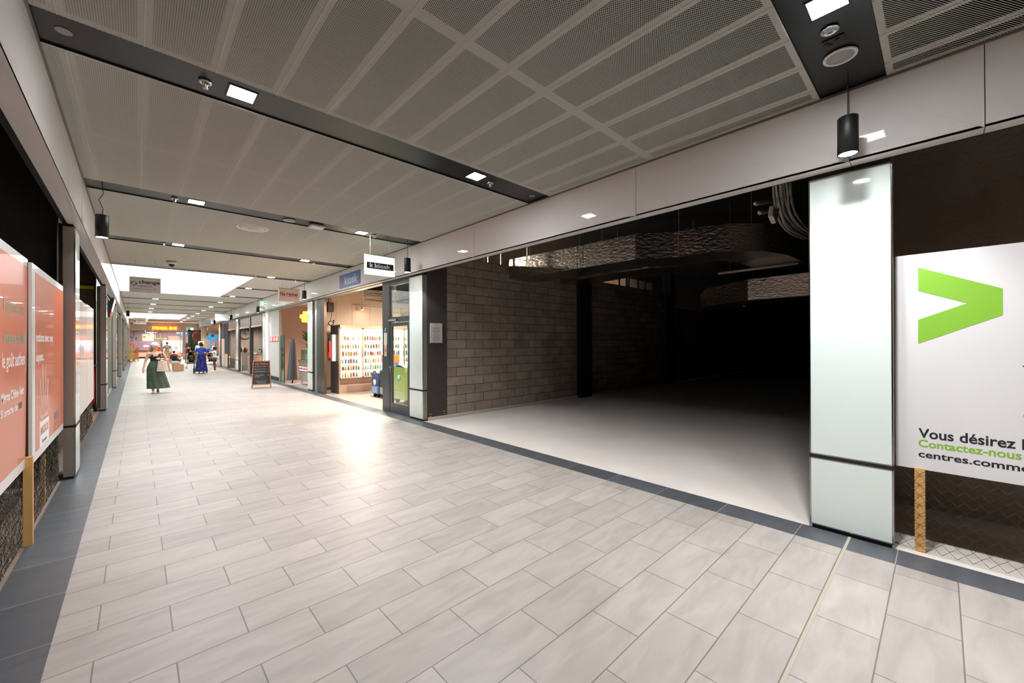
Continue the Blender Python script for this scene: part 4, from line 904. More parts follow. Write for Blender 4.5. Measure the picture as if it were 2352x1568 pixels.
MB().tube([(5.2+.33*math.cos(a*PI/12), 31.26, 2.2+.33*math.sin(a*PI/12)) for a in range(25)], .03, 6).build('rim', 'anthracite', t); MB().tube([(5.2, 31.27, 2.2), (5.2, 31.27, 2.42)], .015, 4).tube([(5.2, 31.27, 2.2), (5.32, 31.27, 2.15)], .015, 4).build('hand', 'black_metal', t)
for x in (4.85, 5.15): tag(MB().lathe([(.1, 0), (.13, .1), (.1, .2), (0, .23)], (x, 25.2 if x < 5 else 25.7, 1.04), 14).build('metal_bowl', 'chrome'), 'round chrome vessel on the brick counter, %s of two' % ('nearer' if x < 5 else 'farther'), 'vessel')
spotl(6.0, 23.2, 3.0, 'ceiling spotlight in the wine shop', 420, tgt=(.1, .3, -1), size=150)
spotl(5.5, 29.8, 3.0, 'ceiling spotlight in the second wine shop bay', 350, size=150)

# ------------------------------------------------------------------ left hand shops
for i, (y0, y1) in enumerate(((14.2, 20.25), (20.85, 26.75), (27.35, 33.35), (33.95, 39.75), (40.35, 51.9))):
    nmx = ['first', 'second', 'third', 'fourth', 'last'][i]
    t = thing('shop_front', '%s glazed shop front on the left after the red hand truck' % nmx, 'shop front', (-.65, y0, 0))
    mb = MB(); n = 3
    for k in range(n+1): y = y0+(y1-y0)*k/n; mb.box(-.72, -.65, y-.03, y+.03, 0, 2.96)
    mb.box(-.72, -.65, y0, y1, 2.9, ZS).build('frame', 'steel_light' if i % 2 == 0 else 'anthracite', t); MB().box(-.69, -.685, y0, y1, .02, 2.9).build('glazing', 'green_glass', t)
    S('wall_left_shop', Bx(-3.2, -3.1, y0-.3, y1+.3, 0, 4.4), 'warm_wall'); S('wall_left_shop', Bx(-3.2, -.75, y1+.1, y1+.2, 0, 4.4), 'white_paint')
    S('ceiling_left_shop', Bx(-3.2, -.75, y0, y1, 3.1, 3.12), mat('shop_light_ceiling%d' % i, '#fff', .5, emit=2.2, ecol=['#eef4ff', '#fff4e0', '#f4f0a8', '#fff2e6', '#fff2e6'][i]))  # glow put into the whole ceiling so the shop interior looks lit
t = thing('display_screen', 'black backed tilted display screen projecting from the left shop front', 'screen', (-.6, 17.4, 2.7))
n_ = 12; mb = MB()
pts = [(-.685+.0+.13*math.sin(PI*k/n_)*-1+.13*(k/n_), 17.4, 2.44+.54*k/n_) for k in range(n_+1)]
back = [(-.66+.10*(k/n_)-.09*math.sin(PI*k/n_), 17.4, 2.44+.55*k/n_) for k in range(n_+1)]
mb.prism(back+[(-.50, 17.4, 2.99), (-.60, 17.4, 2.44)], (0, .75, 0)).build('shell', 'black_metal', t)
MB().prism([(-.595, 17.42, 2.46), (-.498, 17.42, 2.97), (-.488, 17.42, 2.97), (-.585, 17.42, 2.46)], (0, .7, 0)).build('picture', mat('screen_picture', '#f0d8d0', .4, emit=.9), t)
MB().prism([(-.597, 17.41, 2.44), (-.567, 17.41, 2.6), (-.555, 17.41, 2.6), (-.585, 17.41, 2.44)], (0, .72, 0)).build('picture_band', mat('screen_red', '#e0452f', .4, emit=.8), t); MB().box(-.72, -.6, 17.6, 17.7, 2.75, 2.8).build('bracket', 'black_metal', t)

# ------------------------------------------------------------------ people
def fuse(mb, name, m, parent, voxel=.012, smooth=4):
    o = mb.build(name, m, parent, local=True); r = o.modifiers.new('r', 'REMESH'); r.mode = 'VOXEL'; r.voxel_size = voxel; r.use_smooth_shade = True
    s = o.modifiers.new('s', 'SMOOTH'); s.factor = .5; s.iterations = smooth
    dg = bpy.context.evaluated_depsgraph_get(); dg.update(); me = bpy.data.meshes.new_from_object(o.evaluated_get(dg)); o.modifiers.clear(); old = o.data; o.data = me; bpy.data.meshes.remove(old)
    me.name = name; return o
def limb(mb, pts, rs): 
    mb.tube(pts, rs, 12)
    for p, r in zip(pts, rs): mb.ell(p, r, r, r, 10, 7)
def hand(mb, w, d, side, curl=.3, s=1.):
    """w wrist, d direction of the hand; palm, four unequal fingers and a thumb"""
    w = Vector(w); d = Vector(d).normalized(); a = d.cross(Vector((0, -1, .15))).normalized(); n = a.cross(d)
    pc = w+d*.05*s; mb.obox(pc, d, a, n, .045*s, .034*s, .012*s); mb.ell(w, .024*s, .024*s, .024*s)
    for k, L in enumerate((.058, .07, .066, .052)):
        b = w+d*.09*s+a*(.027-.018*k)*s; m_ = b+d*L*.55*s+n*L*curl*.35*s; e = m_+d*L*.4*s+n*L*curl*s*.6
        mb.tube([b-d*.02*s, m_, e], [.0095*s, .009*s, .0075*s], 7)
    b = w+d*.03*s+a*.03*s*side; mb.tube([b, b+d*.03*s+a*.025*s*side, b+d*.06*s+a*.03*s*side+n*.01*s], [.012*s, .011*s, .009*s], 7)
def head(mb, c, s=1., face=(0, -1, 0)):
    c = Vector(c); f = Vector(face).normalized(); sd = f.cross(Vector((0, 0, 1))).normalized()
    q = MB(); q.ell((0, 0, .01), .072, .092, .108, 18, 12); q.ell((0, -.03, -.05), .052, .055, .06)        # skull, jaw
    q.ell((0, -.094, -.012), .012, .018, .02); q.ell((0, -.086, -.008+.02), .008, .01, .02)               # nose
    q.ell((0, -.083, -.05), .022, .008, .006); q.ell((0, -.084, -.06), .018, .008, .006); q.ell((0, -.07, -.09), .022, .02, .016)
    for x in (-.074, .074): q.ell((x, .005, -.005), .010, .02, .028)
    yaw = math.atan2(f.x, -f.y)
    q.xf(Matrix.Translation(c) @ Matrix.Rotation(yaw, 4, 'Z') @ Matrix.Scale(s, 4)); mb.add(q.v, q.f)
def eyes(t, c, s, face, col='ink'):
    yaw = math.atan2(face[0], -face[1]); q = MB()
    for x in (-.03, .03): q.ell((x, -.082, .012), .011, .006, .006, 8, 6)
    q.xf(Matrix.Translation(Vector(c)) @ Matrix.Rotation(yaw, 4, 'Z') @ Matrix.Scale(s, 4)).build('eyes', col, t, local=True)
def torso(mb, P, s=1., k=0., w=1.):
    """P = pelvis, waist, chest, neck base, shoulder L, shoulder R"""
    pe, wa, ch, nb, sl, sr = [Vector(p) for p in P]
    for c, r in ((pe, (.155*w+k, .105+k, .12)), (wa, (.122*w+k, .085+k, .13)), (ch, (.145*w+k, .10+k, .15)), ((pe+wa)/2, (.135*w+k, .095+k, .12)), ((wa+ch)/2, (.13*w+k, .09+k, .13))): mb.ell(c, r[0]*s, r[1]*s, r[2]*s)
    mb.tube([sl, (sl+sr)/2+Vector((0, 0, .02*s)), sr], [(.055+k)*s, (.07+k)*s, (.055+k)*s], 12); mb.ell(sl, (.056+k)*s, (.056+k)*s, (.056+k)*s); mb.ell(sr, (.056+k)*s, (.056+k)*s, (.056+k)*s)
SKIN = mat('skin_fair', '#d9a98e', .55); mat('skin_dark', '#6b4330', .5); mat('skin_tan', '#c0866a', .55)
mat('hair_blond', '#7f6346', .7); mat('hair_black', '#171313', .7); mat('hair_grey', '#a39c94', .7); mat('hair_brown', '#5d3a24', .7); mat('hair_white', '#d8d3cb', .7)

# the woman in the white cap, walking towards us
t = thing('person', 'woman in a white cap, black top and long green skirt walking towards us', 'person', (.44, 17.24, 0))
b = MB(); torso(b, [(0, 0, .92), (-.01, 0, 1.06), (-.01, -.01, 1.19), (0, 0, 1.32), (-.165, 0, 1.27), (.165, 0, 1.27)], .93)
limb(b, [(-.03, 0, 1.28), (-.02, -.01, 1.42)], [.052, .048]); hd = (-.015, -.02, 1.49); fc = (.75, -.75, 0); head(b, hd, .95, fc)
limb(b, [(-.17, 0, 1.27), (-.24, .02, 1.03), (-.29, -.04, .80)], [.047, .038, .024]); hand(b, (-.29, -.045, .79), (-.02, -.1, -1), -1, .3, .85)
limb(b, [(.17, 0, 1.27), (.29, -.02, 1.06), (.13, -.17, 1.10)], [.047, .038, .024]); hand(b, (.125, -.175, 1.10), (-1, -.25, .12), 1, 1.0, .85)
limb(b, [(-.08, 0, .88), (-.07, -.02, .48), (-.06, -.06, .1)], [.08, .052, .034]); limb(b, [(.08, 0, .88), (.08, .06, .48), (.06, .15, .13)], [.08, .052, .034])
for x, y, z in ((-.06, -.06, .05), (.06, .15, .08)): b.ell((x, y-.05, z-.01), .04, .11, .035)
fuse(b, 'body', SKIN, t, .008, 3); eyes(t, hd, .95, fc)
b = MB(); torso(b, [(0, 0, .93), (-.01, 0, 1.06), (-.01, -.012, 1.17), (0, 0, 1.3), (-.11, 0, 1.24), (.11, 0, 1.24)], .93, .008); b.v = [v for v in b.v]
o = fuse(b, 'black_top', mat('black_cloth', '#1d1d22', .8), t, .006)
def topcut(v):
    x, y, z = v.co; ax = abs(x)
    if .062 < ax < .112 and z < 1.345: return False
    if y < -.01: return z > 1.185+.9*x*x if ax <= .062 else z > 1.20-(ax-.112)*.6
    return z > 1.225-ax*.2
bm = bmesh.new(); bm.from_mesh(o.data)
bmesh.ops.delete(bm, geom=[v for v in bm.verts if topcut(v)], context='VERTS'); bm.to_mesh(o.data); bm.free()
def skirt(z0, z1, r0, r1, cx0, cx1, m, tt, folds=16, name='skirt', amp=.07, ry=.8):
    MB().grid(lambda u, v: (cx0+(cx1-cx0)*v+(r0+(r1-r0)*v)*math.cos(2*PI*u)*(1+amp*v*math.sin(folds*PI*2*u/2)), (r0+(r1-r0)*v)*ry*math.sin(2*PI*u)*(1+amp*v*math.sin(folds*PI*2*u/2+1)), z0+(z1-z0)*v), 96, 12).build(name, m, tt, local=True)
GS = mat('green_skirt', '#465244', .85, var=.12, vscale=5, stretch=(6, 6, .5))
def wsk(u, v):
    z = 1.03-.87*v; r = .128+.045*min(1, v/.2)+.10*v; cx = -.008+.085*max(0, v-.3)/.7; f = 1+.012+.05*v*math.sin(20*PI*u+2*math.sin(3*v))
    if v in (.25, .5, .75): r -= .004
    return (cx+r*math.cos(2*PI*u)*f, r*.78*math.sin(2*PI*u)*f, z)
MB().grid(wsk, 120, 24).build('skirt', GS, t, local=True)
MB().tube([(math.cos(a*PI/16)*.204-.008, math.sin(a*PI/16)*.16, .80) for a in range(33)], .004, 5).tube([(math.cos(a*PI/16)*.235+.02, math.sin(a*PI/16)*.184, .55) for a in range(33)], .004, 5).build('skirt_seam', 'leaf_dark', t, local=True)
q = MB().ell((0, .005, .05), .088, .105, .085, 20, 10).grid(lambda u, v: ((u-.5)*.15*(1-.35*v*v), -.075-.1*v*(1-(u-.5)**2*1.6), .045-.02*v-.03*(2*u-1)**2*.6), 10, 5)
q.xf(Matrix.Translation(Vector(hd)+Vector((0, 0, .02))) @ Matrix.Rotation(math.atan2(fc[0], -fc[1]), 4, 'Z') @ Matrix.Rotation(-.1, 4, 'X')).build('cap', mat('cap_white', '#eceae6', .8), t, local=True)
q = MB().ell((-.06, .05, -.03), .05, .055, .09).tube([(-.07, .04, 0), (-.1, .02, -.12), (-.09, 0, -.2)], [.045, .035, .012], 10)
q.xf(Matrix.Translation(Vector(hd))).build('hair', 'hair_blond', t, local=True)
for x in (-.02, .07):
    pass
MB().ell((-.06, -.1, .025), .045, .12, .022).box(-.095, -.025, -.14, -.12, .02, .07).build('sandal', mat('sandal', '#b58e78', .7), t, local=True)
MB().ell((.06, .1, .035), .045, .12, .022).build('sandal', 'sandal', t, local=True)
t = thing('tote_bag', 'pink speckled cloth bag hanging from the shoulder of the woman in the white cap', 'bag', (.60, 17.04, .72))
nt_ = mat('bag_cloth', '#d3b3a8', .85); n_ = nt_.node_tree; vo = n_.nodes.new('ShaderNodeTexVoronoi'); vo.inputs['Scale'].default_value = 45; rp_ = n_.nodes.new('ShaderNodeValToRGB')
rp_.color_ramp.elements[0].color = lin('#9c6a66'); rp_.color_ramp.elements[1].color = lin('#dcc2b8'); rp_.color_ramp.elements[1].position = .5; tc_ = n_.nodes.new('ShaderNodeTexCoord')
n_.links.new(tc_.outputs['Object'], vo.inputs[0]); n_.links.new(vo.outputs[0], rp_.inputs[0]); n_.links.new(rp_.outputs[0], n_.nodes['Principled BSDF'].inputs['Base Color'])
MB().grid(lambda u, v: ((.60+(.105+.035*v)*math.cos(2*PI*u)), 17.04+(.025+.03*v)*math.sin(2*PI*u), 1.05-.34*v), 24, 6).grid(lambda u, v: ((.60+.14*math.cos(2*PI*u)*(1-v)), 17.04+.055*math.sin(2*PI*u)*(1-v), .71), 24, 2).build('pouch', nt_, t)
for dy in (-.02, .03): MB().tube([(.54, 17.04+dy, 1.04), (.58, 17.10, 1.2), (.60, 17.22, 1.335), (.62, 17.15, 1.2), (.66, 17.04+dy, 1.04)], .008, 6).build('strap', mat('strap_brown', '#5f4638', .8) if dy < 0 else 'strap_brown', t)

def standing(label, loc, rz, skin, hair, top, s=1., arms=None, face=(0, -1, 0), hairkind='short', legs='skin', topw=1., legm=None):
    t = thing('person', label, 'person', loc, rz=rz)
    b = MB(); z = lambda v: v*s
    torso(b, [(0, 0, z(.95)), (0, .0, z(1.1)), (0, 0, z(1.26)), (0, 0, z(1.4)), (-.17*s, 0, z(1.36)), (.17*s, 0, z(1.36))], s, 0, topw)
    limb(b, [(0, 0, z(1.38)), (0, -.01, z(1.49))], [.055*s, .05*s]); hd = (0, -.02*s, z(1.57)); head(b, hd, s, face)
    arms = arms or [[(-.18, 0, 1.35), (-.24, .02, 1.08), (-.24, -.06, .86)], [(.18, 0, 1.35), (.24, .02, 1.08), (.24, -.06, .86)]]
    for k, A in enumerate(arms):
        A = [Vector(p)*s for p in A]; limb(b, A, [.05*s, .04*s, .026*s]); hand(b, A[2], A[2]-A[1], -1 if k == 0 else 1, .3, s)
    for x in (-.09, .09): limb(b, [(x*s, 0, z(.9)), (x*s, -.01, z(.5)), (x*s, .02, z(.09))], [.085*s, .055*s, .037*s]); b.ell((x*s, -.05*s, z(.045)), .042*s, .12*s, .04*s)
    fuse(b, 'body', skin, t, .012*max(s, .8), 3); eyes(t, hd, s, face)
    b = MB(); torso(b, [(0, 0, z(1.0)), (0, .0, z(1.1)), (0, 0, z(1.26)), (0, 0, z(1.36)), (-.17*s, 0, z(1.355)), (.17*s, 0, z(1.355))], s, .014, topw)
    for A in arms:
        A = [Vector(p)*s for p in A]; limb(b, [A[0], A[0]+(A[1]-A[0])*.6], [.062*s, .056*s])
    fuse(b, 'shirt', top, t, .014, 3)
    hm = MB(); 
    if hairkind == 'afro': hm.ell((0, .02*s, z(1.62)), .105*s, .115*s, .105*s)
    elif hairkind == 'bun': hm.ell((0, .02*s, z(1.61)), .085*s, .105*s, .09*s).ell((0, .05*s, z(1.69)), .05*s, .05*s, .045*s)
    else: hm.ell((0, .018*s, z(1.605)), .079*s, .098*s, .088*s)
    if hair: hm.build('hair', hair, t, local=True)
    return t
# blue top woman with pushchair (seen from behind)
t = standing('woman in a blue top and long patterned blue skirt pushing a pushchair, seen from behind', (2.48, 26.6, 0), PI, 'skin_tan', 'hair_black', mat('blue_top', '#1f4fc0', .8), .95,
    arms=[[(-.18, 0, 1.35), (-.27, -.06, 1.12), (-.22, -.26, 1.0)], [(.18, 0, 1.35), (.27, -.06, 1.12), (.22, -.26, 1.0)]], hairkind='bun')
bs = mat('print_skirt', '#1b2346', .85); n_ = bs.node_tree; wv = n_.nodes.new('ShaderNodeTexWave'); wv.inputs['Scale'].default_value = 2.6; wv.inputs['Distortion'].default_value = 16; wv.inputs['Detail Scale'].default_value = 1.6; rp_ = n_.nodes.new('ShaderNodeValToRGB')
rp_.color_ramp.elements[0].color = lin('#12121e'); rp_.color_ramp.elements[0].position = .5; rp_.color_ramp.elements[1].color = lin('#1d3596'); rp_.color_ramp.elements[1].position = .6; tc_ = n_.nodes.new('ShaderNodeTexCoord')
n_.links.new(tc_.outputs['Object'], wv.inputs[0]); n_.links.new(wv.outputs[0], rp_.inputs[0]); n_.links.new(rp_.outputs[0], n_.nodes['Principled BSDF'].inputs['Base Color'])
skirt(1.02, .12, .15, .27, 0, 0, bs, t, 14)
MB().tube([(.13, -.1, 1.32), (0, -.125, 1.15), (-.13, -.11, .98)], .01, 6).tube([(-.13, .13, .98), (0, .13, 1.15), (.13, .08, 1.33)], .01, 6).build('bag_strap', mat('strap_orange', '#b5653c', .7), t, local=True)
for x in (-.07, .07): MB().ell((x, -.04, .03), .045, .13, .03).build('shoe', 'sandal', t, local=True)
t = thing('pushchair', 'dark pushchair with large wheels in front of the woman in blue', 'pushchair', (2.45, 27.0, 0))
for x, y, r in ((2.2, 27.0, .15), (2.75, 27.0, .15), (2.3, 27.6, .11), (2.66, 27.6, .11)):
    w_ = MB().tube([(x+.0, y+r*math.cos(a*PI/10), r+r*.88*math.sin(a*PI/10)) for a in range(21)], r*.14, 6).build('wheel', 'black_metal', t)
    MB().tube([(x-.02, y, r), (x+.02, y, r)], r*.2, 10).build('hub', 'grey_plastic', w_)
mb = MB()
for x in (2.24, 2.71): mb.tube([(x, 27.0, .16), (x, 27.25, .45), (x, 26.85, 1.02)], .014, 6).tube([(x, 27.25, .45), (x, 27.6, .14)], .014, 6)
mb.tube([(2.24, 26.85, 1.02), (2.71, 26.85, 1.02)], .018, 8); mb.build('frame', 'black_metal', t)
MB().grid(lambda u, v: (2.27+.41*u, 27.05+.45*v-.1*math.sin(PI*v), .5+.42*abs(1-2*v)**1.5*(1 if v < .5 else .4)), 4, 10).build('seat', mat('seat_beige', '#b8b090', .8), t)
t = standing('child in a white T-shirt and dark shorts pointing at the grey door panel', (3.22, 28.1, 0), -1.9, 'skin_dark', 'hair_black', mat('white_shirt', '#dfe2e4', .85), .82,
    arms=[[(-.18, 0, 1.35), (-.25, .02, 1.1), (-.26, -.03, .86)], [(.18, 0, 1.35), (.26, -.18, 1.28), (.24, -.42, 1.27)]], hairkind='afro')
MB().ell((0, 0, .76), .14, .1, .1).tube([(-.08, 0, .76), (-.08, 0, .58)], .078, 12).tube([(.08, 0, .76), (.08, 0, .58)], .078, 12).build('shorts', 'ink', t, local=True)
for x in (-.07, .07): MB().ell((x, -.04, .035), .042, .11, .036).build('shoe', 'cap_white', t, local=True)
# seated man on the wooden cube bench
t = thing('bench', 'solid pale wooden cube bench under the seated man', 'bench', (1.8, 30.2, 0)); MB().box(1.52, 2.0, 30.0, 30.5, .012, .40).build('block', mat('bench_wood', '#c39b78', .6, var=.08, vscale=3), t, bevel=.008); MB().box(1.54, 1.98, 30.02, 30.48, 0, .014).build('plinth', 'dark_gap', t)
t = thing('person', 'man in a dark blue T-shirt and pale shorts sitting bent forward on the wooden cube', 'person', (1.72, 30.2, 0))
b = MB(); torso(b, [(0, .05, .5), (-.06, .05, .62), (-.17, .03, .78), (-.25, .02, .9), (-.24, -.13, .86), (-.24, .19, .86)], 1.)
b.tube([(-.24, -.15, .86), (-.24, .2, .86)], .06, 10)
hd = (-.37, 0, 1.0); limb(b, [(-.24, .02, .9), (-.33, 0, .95)], [.055, .05]); head(b, hd, 1, (-1, -.2, 0))
limb(b, [(-.24, -.15, .86), (-.3, -.2, .62), (-.42, -.08, .88)], [.052, .042, .027]); hand(b, (-.42, -.08, .88), (-.1, .1, 1), -1, .5)
limb(b, [(-.24, .19, .86), (-.33, .2, .62), (-.5, .12, .56)], [.052, .042, .027]); hand(b, (-.5, .12, .56), (-1, 0, -.3), 1, .5)
for y, x in ((-.06, -.02), (.16, .0)): limb(b, [(0, y, .48), (-.42, y-.03, .5), (-.34+x, y-.03, .09)], [.09, .06, .038]); b.ell((-.4+x, y-.03, .05), .12, .045, .045)
fuse(b, 'body', 'skin_fair', t, .012, 3); eyes(t, hd, 1, (-1, -.2, 0))
b = MB(); torso(b, [(0, .05, .52), (-.06, .05, .63), (-.17, .03, .78), (-.24, .02, .88), (-.24, -.13, .86), (-.24, .19, .86)], 1., .016); b.tube([(-.24, -.16, .86), (-.24, .21, .86)], .068, 10); b.tube([(-.24, -.15, .86), (-.28, -.19, .7)], .064, 10).tube([(-.24, .19, .86), (-.3, .2, .7)], .064, 10)
fuse(b, 'shirt', mat('navy_shirt', '#1c2435', .85), t, .014, 3)
b = MB(); b.ell((0, .05, .49), .16, .16, .11)
for y in (-.06, .16): b.tube([(0, y, .49), (-.3, y-.02, .5)], [.105, .082], 12)
fuse(b, 'shorts', mat('cream_cloth', '#d9d0c2', .85), t, .014, 3); MB().ell((-.355, 0, 1.045), .098, .08, .078).build('hair', 'hair_grey', t, local=True)
for y in (-.09, .13): MB().ell((-.42, y, .035), .12, .046, .034).build('shoe', 'cap_white', t, local=True)
standing('brown haired person half hidden behind the man in dark blue', (1.60, 31.0, 0), PI, 'skin_fair', 'hair_brown', 'red', .68, hairkind='afro')
standing('man in an olive shirt standing with his back to us at the supermarket entrance', (1.72, 41, 0), PI, 'skin_tan', 'hair_brown', mat('olive_shirt', '#8a7b5a', .85), 1.02)
standing('white haired person in a white top behind the woman in blue', (3.40, 37.7, 0), -.4, 'skin_fair', 'hair_white', 'white_shirt', 1.0)
standing('bald man in a white shirt behind the child, at the flower shop', (4.0, 35.2, 0), 1.2, 'skin_tan', None, 'cap_white', .98)

# ------------------------------------------------------------------ supermarket at the end of the mall
t = thing('illuminated_letters', 'glowing yellow and red MIGROS letters on the band at the far end', 'sign', (2.05, 51.9, 2.95))
YG = mat('letter_yellow', '#ffd93a', .5, emit=2.2, ecol='#ffc928'); RG = mat('letter_red', '#ff3a1c', .5, emit=2.0, ecol='#ff2a10')
xs = [1.11, 1.53, 1.63, 1.98, 2.30, 2.66]; ws = [.38, .07, .31, .28, .33, .27]
for ch, x, w in zip('MIGROS', xs, ws):
    text(ch, 'letter_halo', RG, t, (x-.035, 51.985, 2.905), Ry, Uu, w+.07, .37, .0, ext=.03)
    text(ch, 'letter', YG, t, (x, 51.95, 2.94), Ry, Uu, w, .30, .0, ext=.05)
for x0, x1, lb in ((.7, 1.41, 'left'), (2.94, 3.74, 'right')):
    t = thing('ceiling_light', 'long pale lit panel hanging below the end band, %s one' % lb, 'ceiling light', (x0, 52.6, 2.64)); MB().box(x0, x1, 52.4, 53.0, 2.66, 2.76).build('housing', 'white_plastic', t); MB().box(x0+.01, x1-.01, 52.38, 52.99, 2.63, 2.662).build('diffuser', mat('panel_light_%s' % lb, '#fff', .5, emit=3, ecol='#fff4e4'), t)
    MB().tube([(x0+.3, 52.7, 2.76), (x0+.3, 52.7, 3.3)], .01, 5).build('rod', 'steel_light', t)
for k, (x, y) in enumerate(((1., 56), (3.4, 56), (6, 56), (1., 60), (3.4, 60), (6, 60))):
    t = thing('ceiling_light', 'round spotlight in the supermarket ceiling, row %s' % ['one left', 'one middle', 'one right', 'two left', 'two middle', 'two right'][k], 'ceiling light', (x, y, 3.2)); MB().lathe([(0, .1), (.1, .1), (.12, 0), (0, 0)], (x, y, 3.2), 14).build('housing', 'white_plastic', t); MB().lathe([(0, -.001), (.1, -.001), (.1, -.006), (0, -.006)], (x, y, 3.2), 14).build('lamp', mat('hall_lamp%d' % k, '#fff', .5, emit=60, ecol='#ffeeda'), t)
    ld = bpy.data.lights.new('hall_light', 'AREA'); ld.energy = 230; ld.size = .5; ld.color = (1, .9, .8); lo = bpy.data.objects.new('hall_light', ld); COL.objects.link(lo); lo.location = (x, y, 3.15)
for i, x in enumerate((-.2, 1.26, 1.72, 3.21)):
    o = MB().tube([(x, 52.3, 0), (x, 52.3, 2.84)], .03, 10).build('steel_post', 'steel_light'); tag(o, '%s thin steel post standing in the supermarket entrance' % ['leftmost', 'second', 'third', 'rightmost'][i], 'post')
t = thing('light_sign', 'pink lit butcher counter sign with white letters in the supermarket', 'sign', (1, 60, 1.9))
MB().box(.45, 1.53, 59.9, 60, 1.86, 2.62).build('panel', mat('sign_rose', '#d98a80', .5, emit=.8, ecol='#e08878'), t); text('BOUCHERIE', 'lettering', mat('glow_white', '#fff', .5, emit=1.6), t, (.5, 59.89, 1.93), Ry, Uu, .98, .24, .03)
MB().tube([(.7, 59.95, 2.6), (.7, 59.95, 3.3)], .012, 5).tube([(1.3, 59.95, 2.6), (1.3, 59.95, 3.3)], .012, 5).build('rod', 'steel_light', t)
tag(MB().box(2.7, 3.72, 61.9, 61.98, 1.95, 2.45).build('picture_panel', mat('meat_picture', '#b8473f', .5, emit=.5, var=.5, vscale=3)), 'red meat picture panel on the supermarket back wall', 'picture')
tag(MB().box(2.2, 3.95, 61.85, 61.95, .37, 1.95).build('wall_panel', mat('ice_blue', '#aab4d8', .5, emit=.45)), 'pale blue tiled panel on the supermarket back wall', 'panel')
t = thing('wall_picture', 'dark wall picture of herbs and red tomatoes above the meat counter', 'picture', (.8, 61.9, 1)); MB().box(-.9, 2.1, 61.9, 61.98, .78, 1.84).build('panel', mat('herb_picture', '#54485a', .7, var=.6, vscale=9), t)
for x, z, r in ((-.35, 1.6, .2), (1.1, 1.1, .13), (.2, 1.15, .1)): MB().ell((x, 61.88, z), r, .02, r*.8).build('tomato_print', 'red', t)
for x, sd in ((1.6, 'left'), (2.15, 'right')):
    t = thing('pendant_lamp', 'olive drum lampshade over the supermarket counter, %s of two' % sd, 'pendant lamp', (x, 59.5, 2), 'olive drum shades')
    MB().lathe([(.2, 0), (.28, 0), (.26, .2), (.2, .2)], (x, 59.5, 1.98), 20).build('shade', mat('olive_shade'+sd, '#80832c', .7, emit=.15), t); MB().tube([(x, 59.5, 2.1), (x, 59.5, 3.3)], .01, 5).build('cord', 'black_metal', t)
t = thing('meat_counter', 'long glass meat counter glowing pink in the supermarket', 'counter', (1.2, 58, 0))
MB().box(-.3, 3.6, 57.6, 58.4, .2, .62).build('body', mat('counter_rose', '#c97f70', .5, var=.3, vscale=8), t); MB().box(-.3, 3.6, 57.6, 58.4, 0, .2).build('plinth', 'black_metal', t); MB().box(-.28, 3.58, 57.65, 58.3, .62, .95).build('glass_case', 'clear_glass', t)
mb = MB(); random.seed(5)
for k in range(34): mb.ell((-.2+k*.11, 57.95+random.uniform(-.15, .15), .68), .06, .1, .05, 8, 5)
mb.build('meat', mat('meat', '#b8433a', .5), t)['kind'] = 'stuff'
for x0, lb in ((.52, 'left'), (2.99, 'right')):
    t = thing('counter_scale', 'white counter scale with a dark base on the meat counter, %s' % lb, 'scale', (x0+.2, 57.2, .9)); MB().box(x0+.12, x0+.26, 57.7, 57.9, 1.0, 1.2).build('post', 'red', t); MB().box(x0, x0+.38, 57.7, 57.9, 1.2, 1.4).build('display', 'white_plastic', t, bevel=.03); MB().box(x0+.02, x0+.36, 57.68, 58.1, .95, 1.0).build('base', 'promo_orange', t)
for i, (x, y, m, h) in enumerate(((-.38, 50.5, 'pine', .72), (-.02, 50.5, mat('crate_orange', '#d98a4a', .6), .76))):
    t = thing('display_crate', ['pale wooden', 'orange'][i]+' display crate with bread bags at the left of the supermarket entrance', 'display', (x, y, 0))
    MB().box(x-.15, x+.15, y-.2, y+.2, .12, h).build('crate', m, t); MB().ell((x, y, h+.12), .15, .18, .22).ell((x+.03, y-.05, h+.3), .1, .12, .16).build('goods', mat('goods%d' % i, ['#d9a24e', '#c96b3a'][i], .7, var=.3, vscale=9), t)
    MB().box(x-.16, x-.1, y-.2, y+.2, 0, .12).box(x+.1, x+.16, y-.2, y+.2, 0, .12).build('foot', 'black_metal', t)
t = thing('orange_machine', 'orange juice machine behind the man in the olive shirt', 'machine', (1.65, 55, 0)); MB().box(1.5, 1.85, 54.8, 55.2, 0, 1.05).build('cabinet', 'promo_orange', t, bevel=.02); MB().ell((1.68, 55, 1.16), .15, .15, .14).build('hopper', 'promo_orange', t)
t = thing('bunting', 'string of yellow and blue triangular flags hanging in the supermarket entrance', 'bunting', (.3, 53, 2.4))
P_ = [(-.5, 2.36), (-.2, 2.2), (.1, 2.17), (.4, 2.22), (.7, 2.36), (1.0, 2.6), (1.2, 2.8)]
MB().tube([(x, 53, z) for x, z in P_], .008, 4).build('string', 'pine', t)
for k, (x, z) in enumerate(P_[:-1]): x2, z2 = P_[k+1]; xm, zm = (x+x2)/2, (z+z2)/2; MB().prism([(xm-.12, 53, zm+(z-z2)*.35), (xm+.12, 53, zm-(z-z2)*.35), (xm, 53, zm-.26)], (0, .004, 0)).build('flag', mat('flag%d' % k, ['#3f7fb5', '#5aa0d0', '#e8c93a', '#f2b92a', '#e8d84a', '#8cc0ea'][k], .7), t)
S('wall_end_column', Bx(3.36, 3.58, 51.6, 52.0, 0, 2.84), 'end_band')
tag(MB().box(3.6, 3.74, 51.7, 51.95, .05, 1.56).build('red_panel', mat('panel_red', '#c0391c', .6)), 'narrow red panel beside the pale column at the supermarket entrance', 'panel')
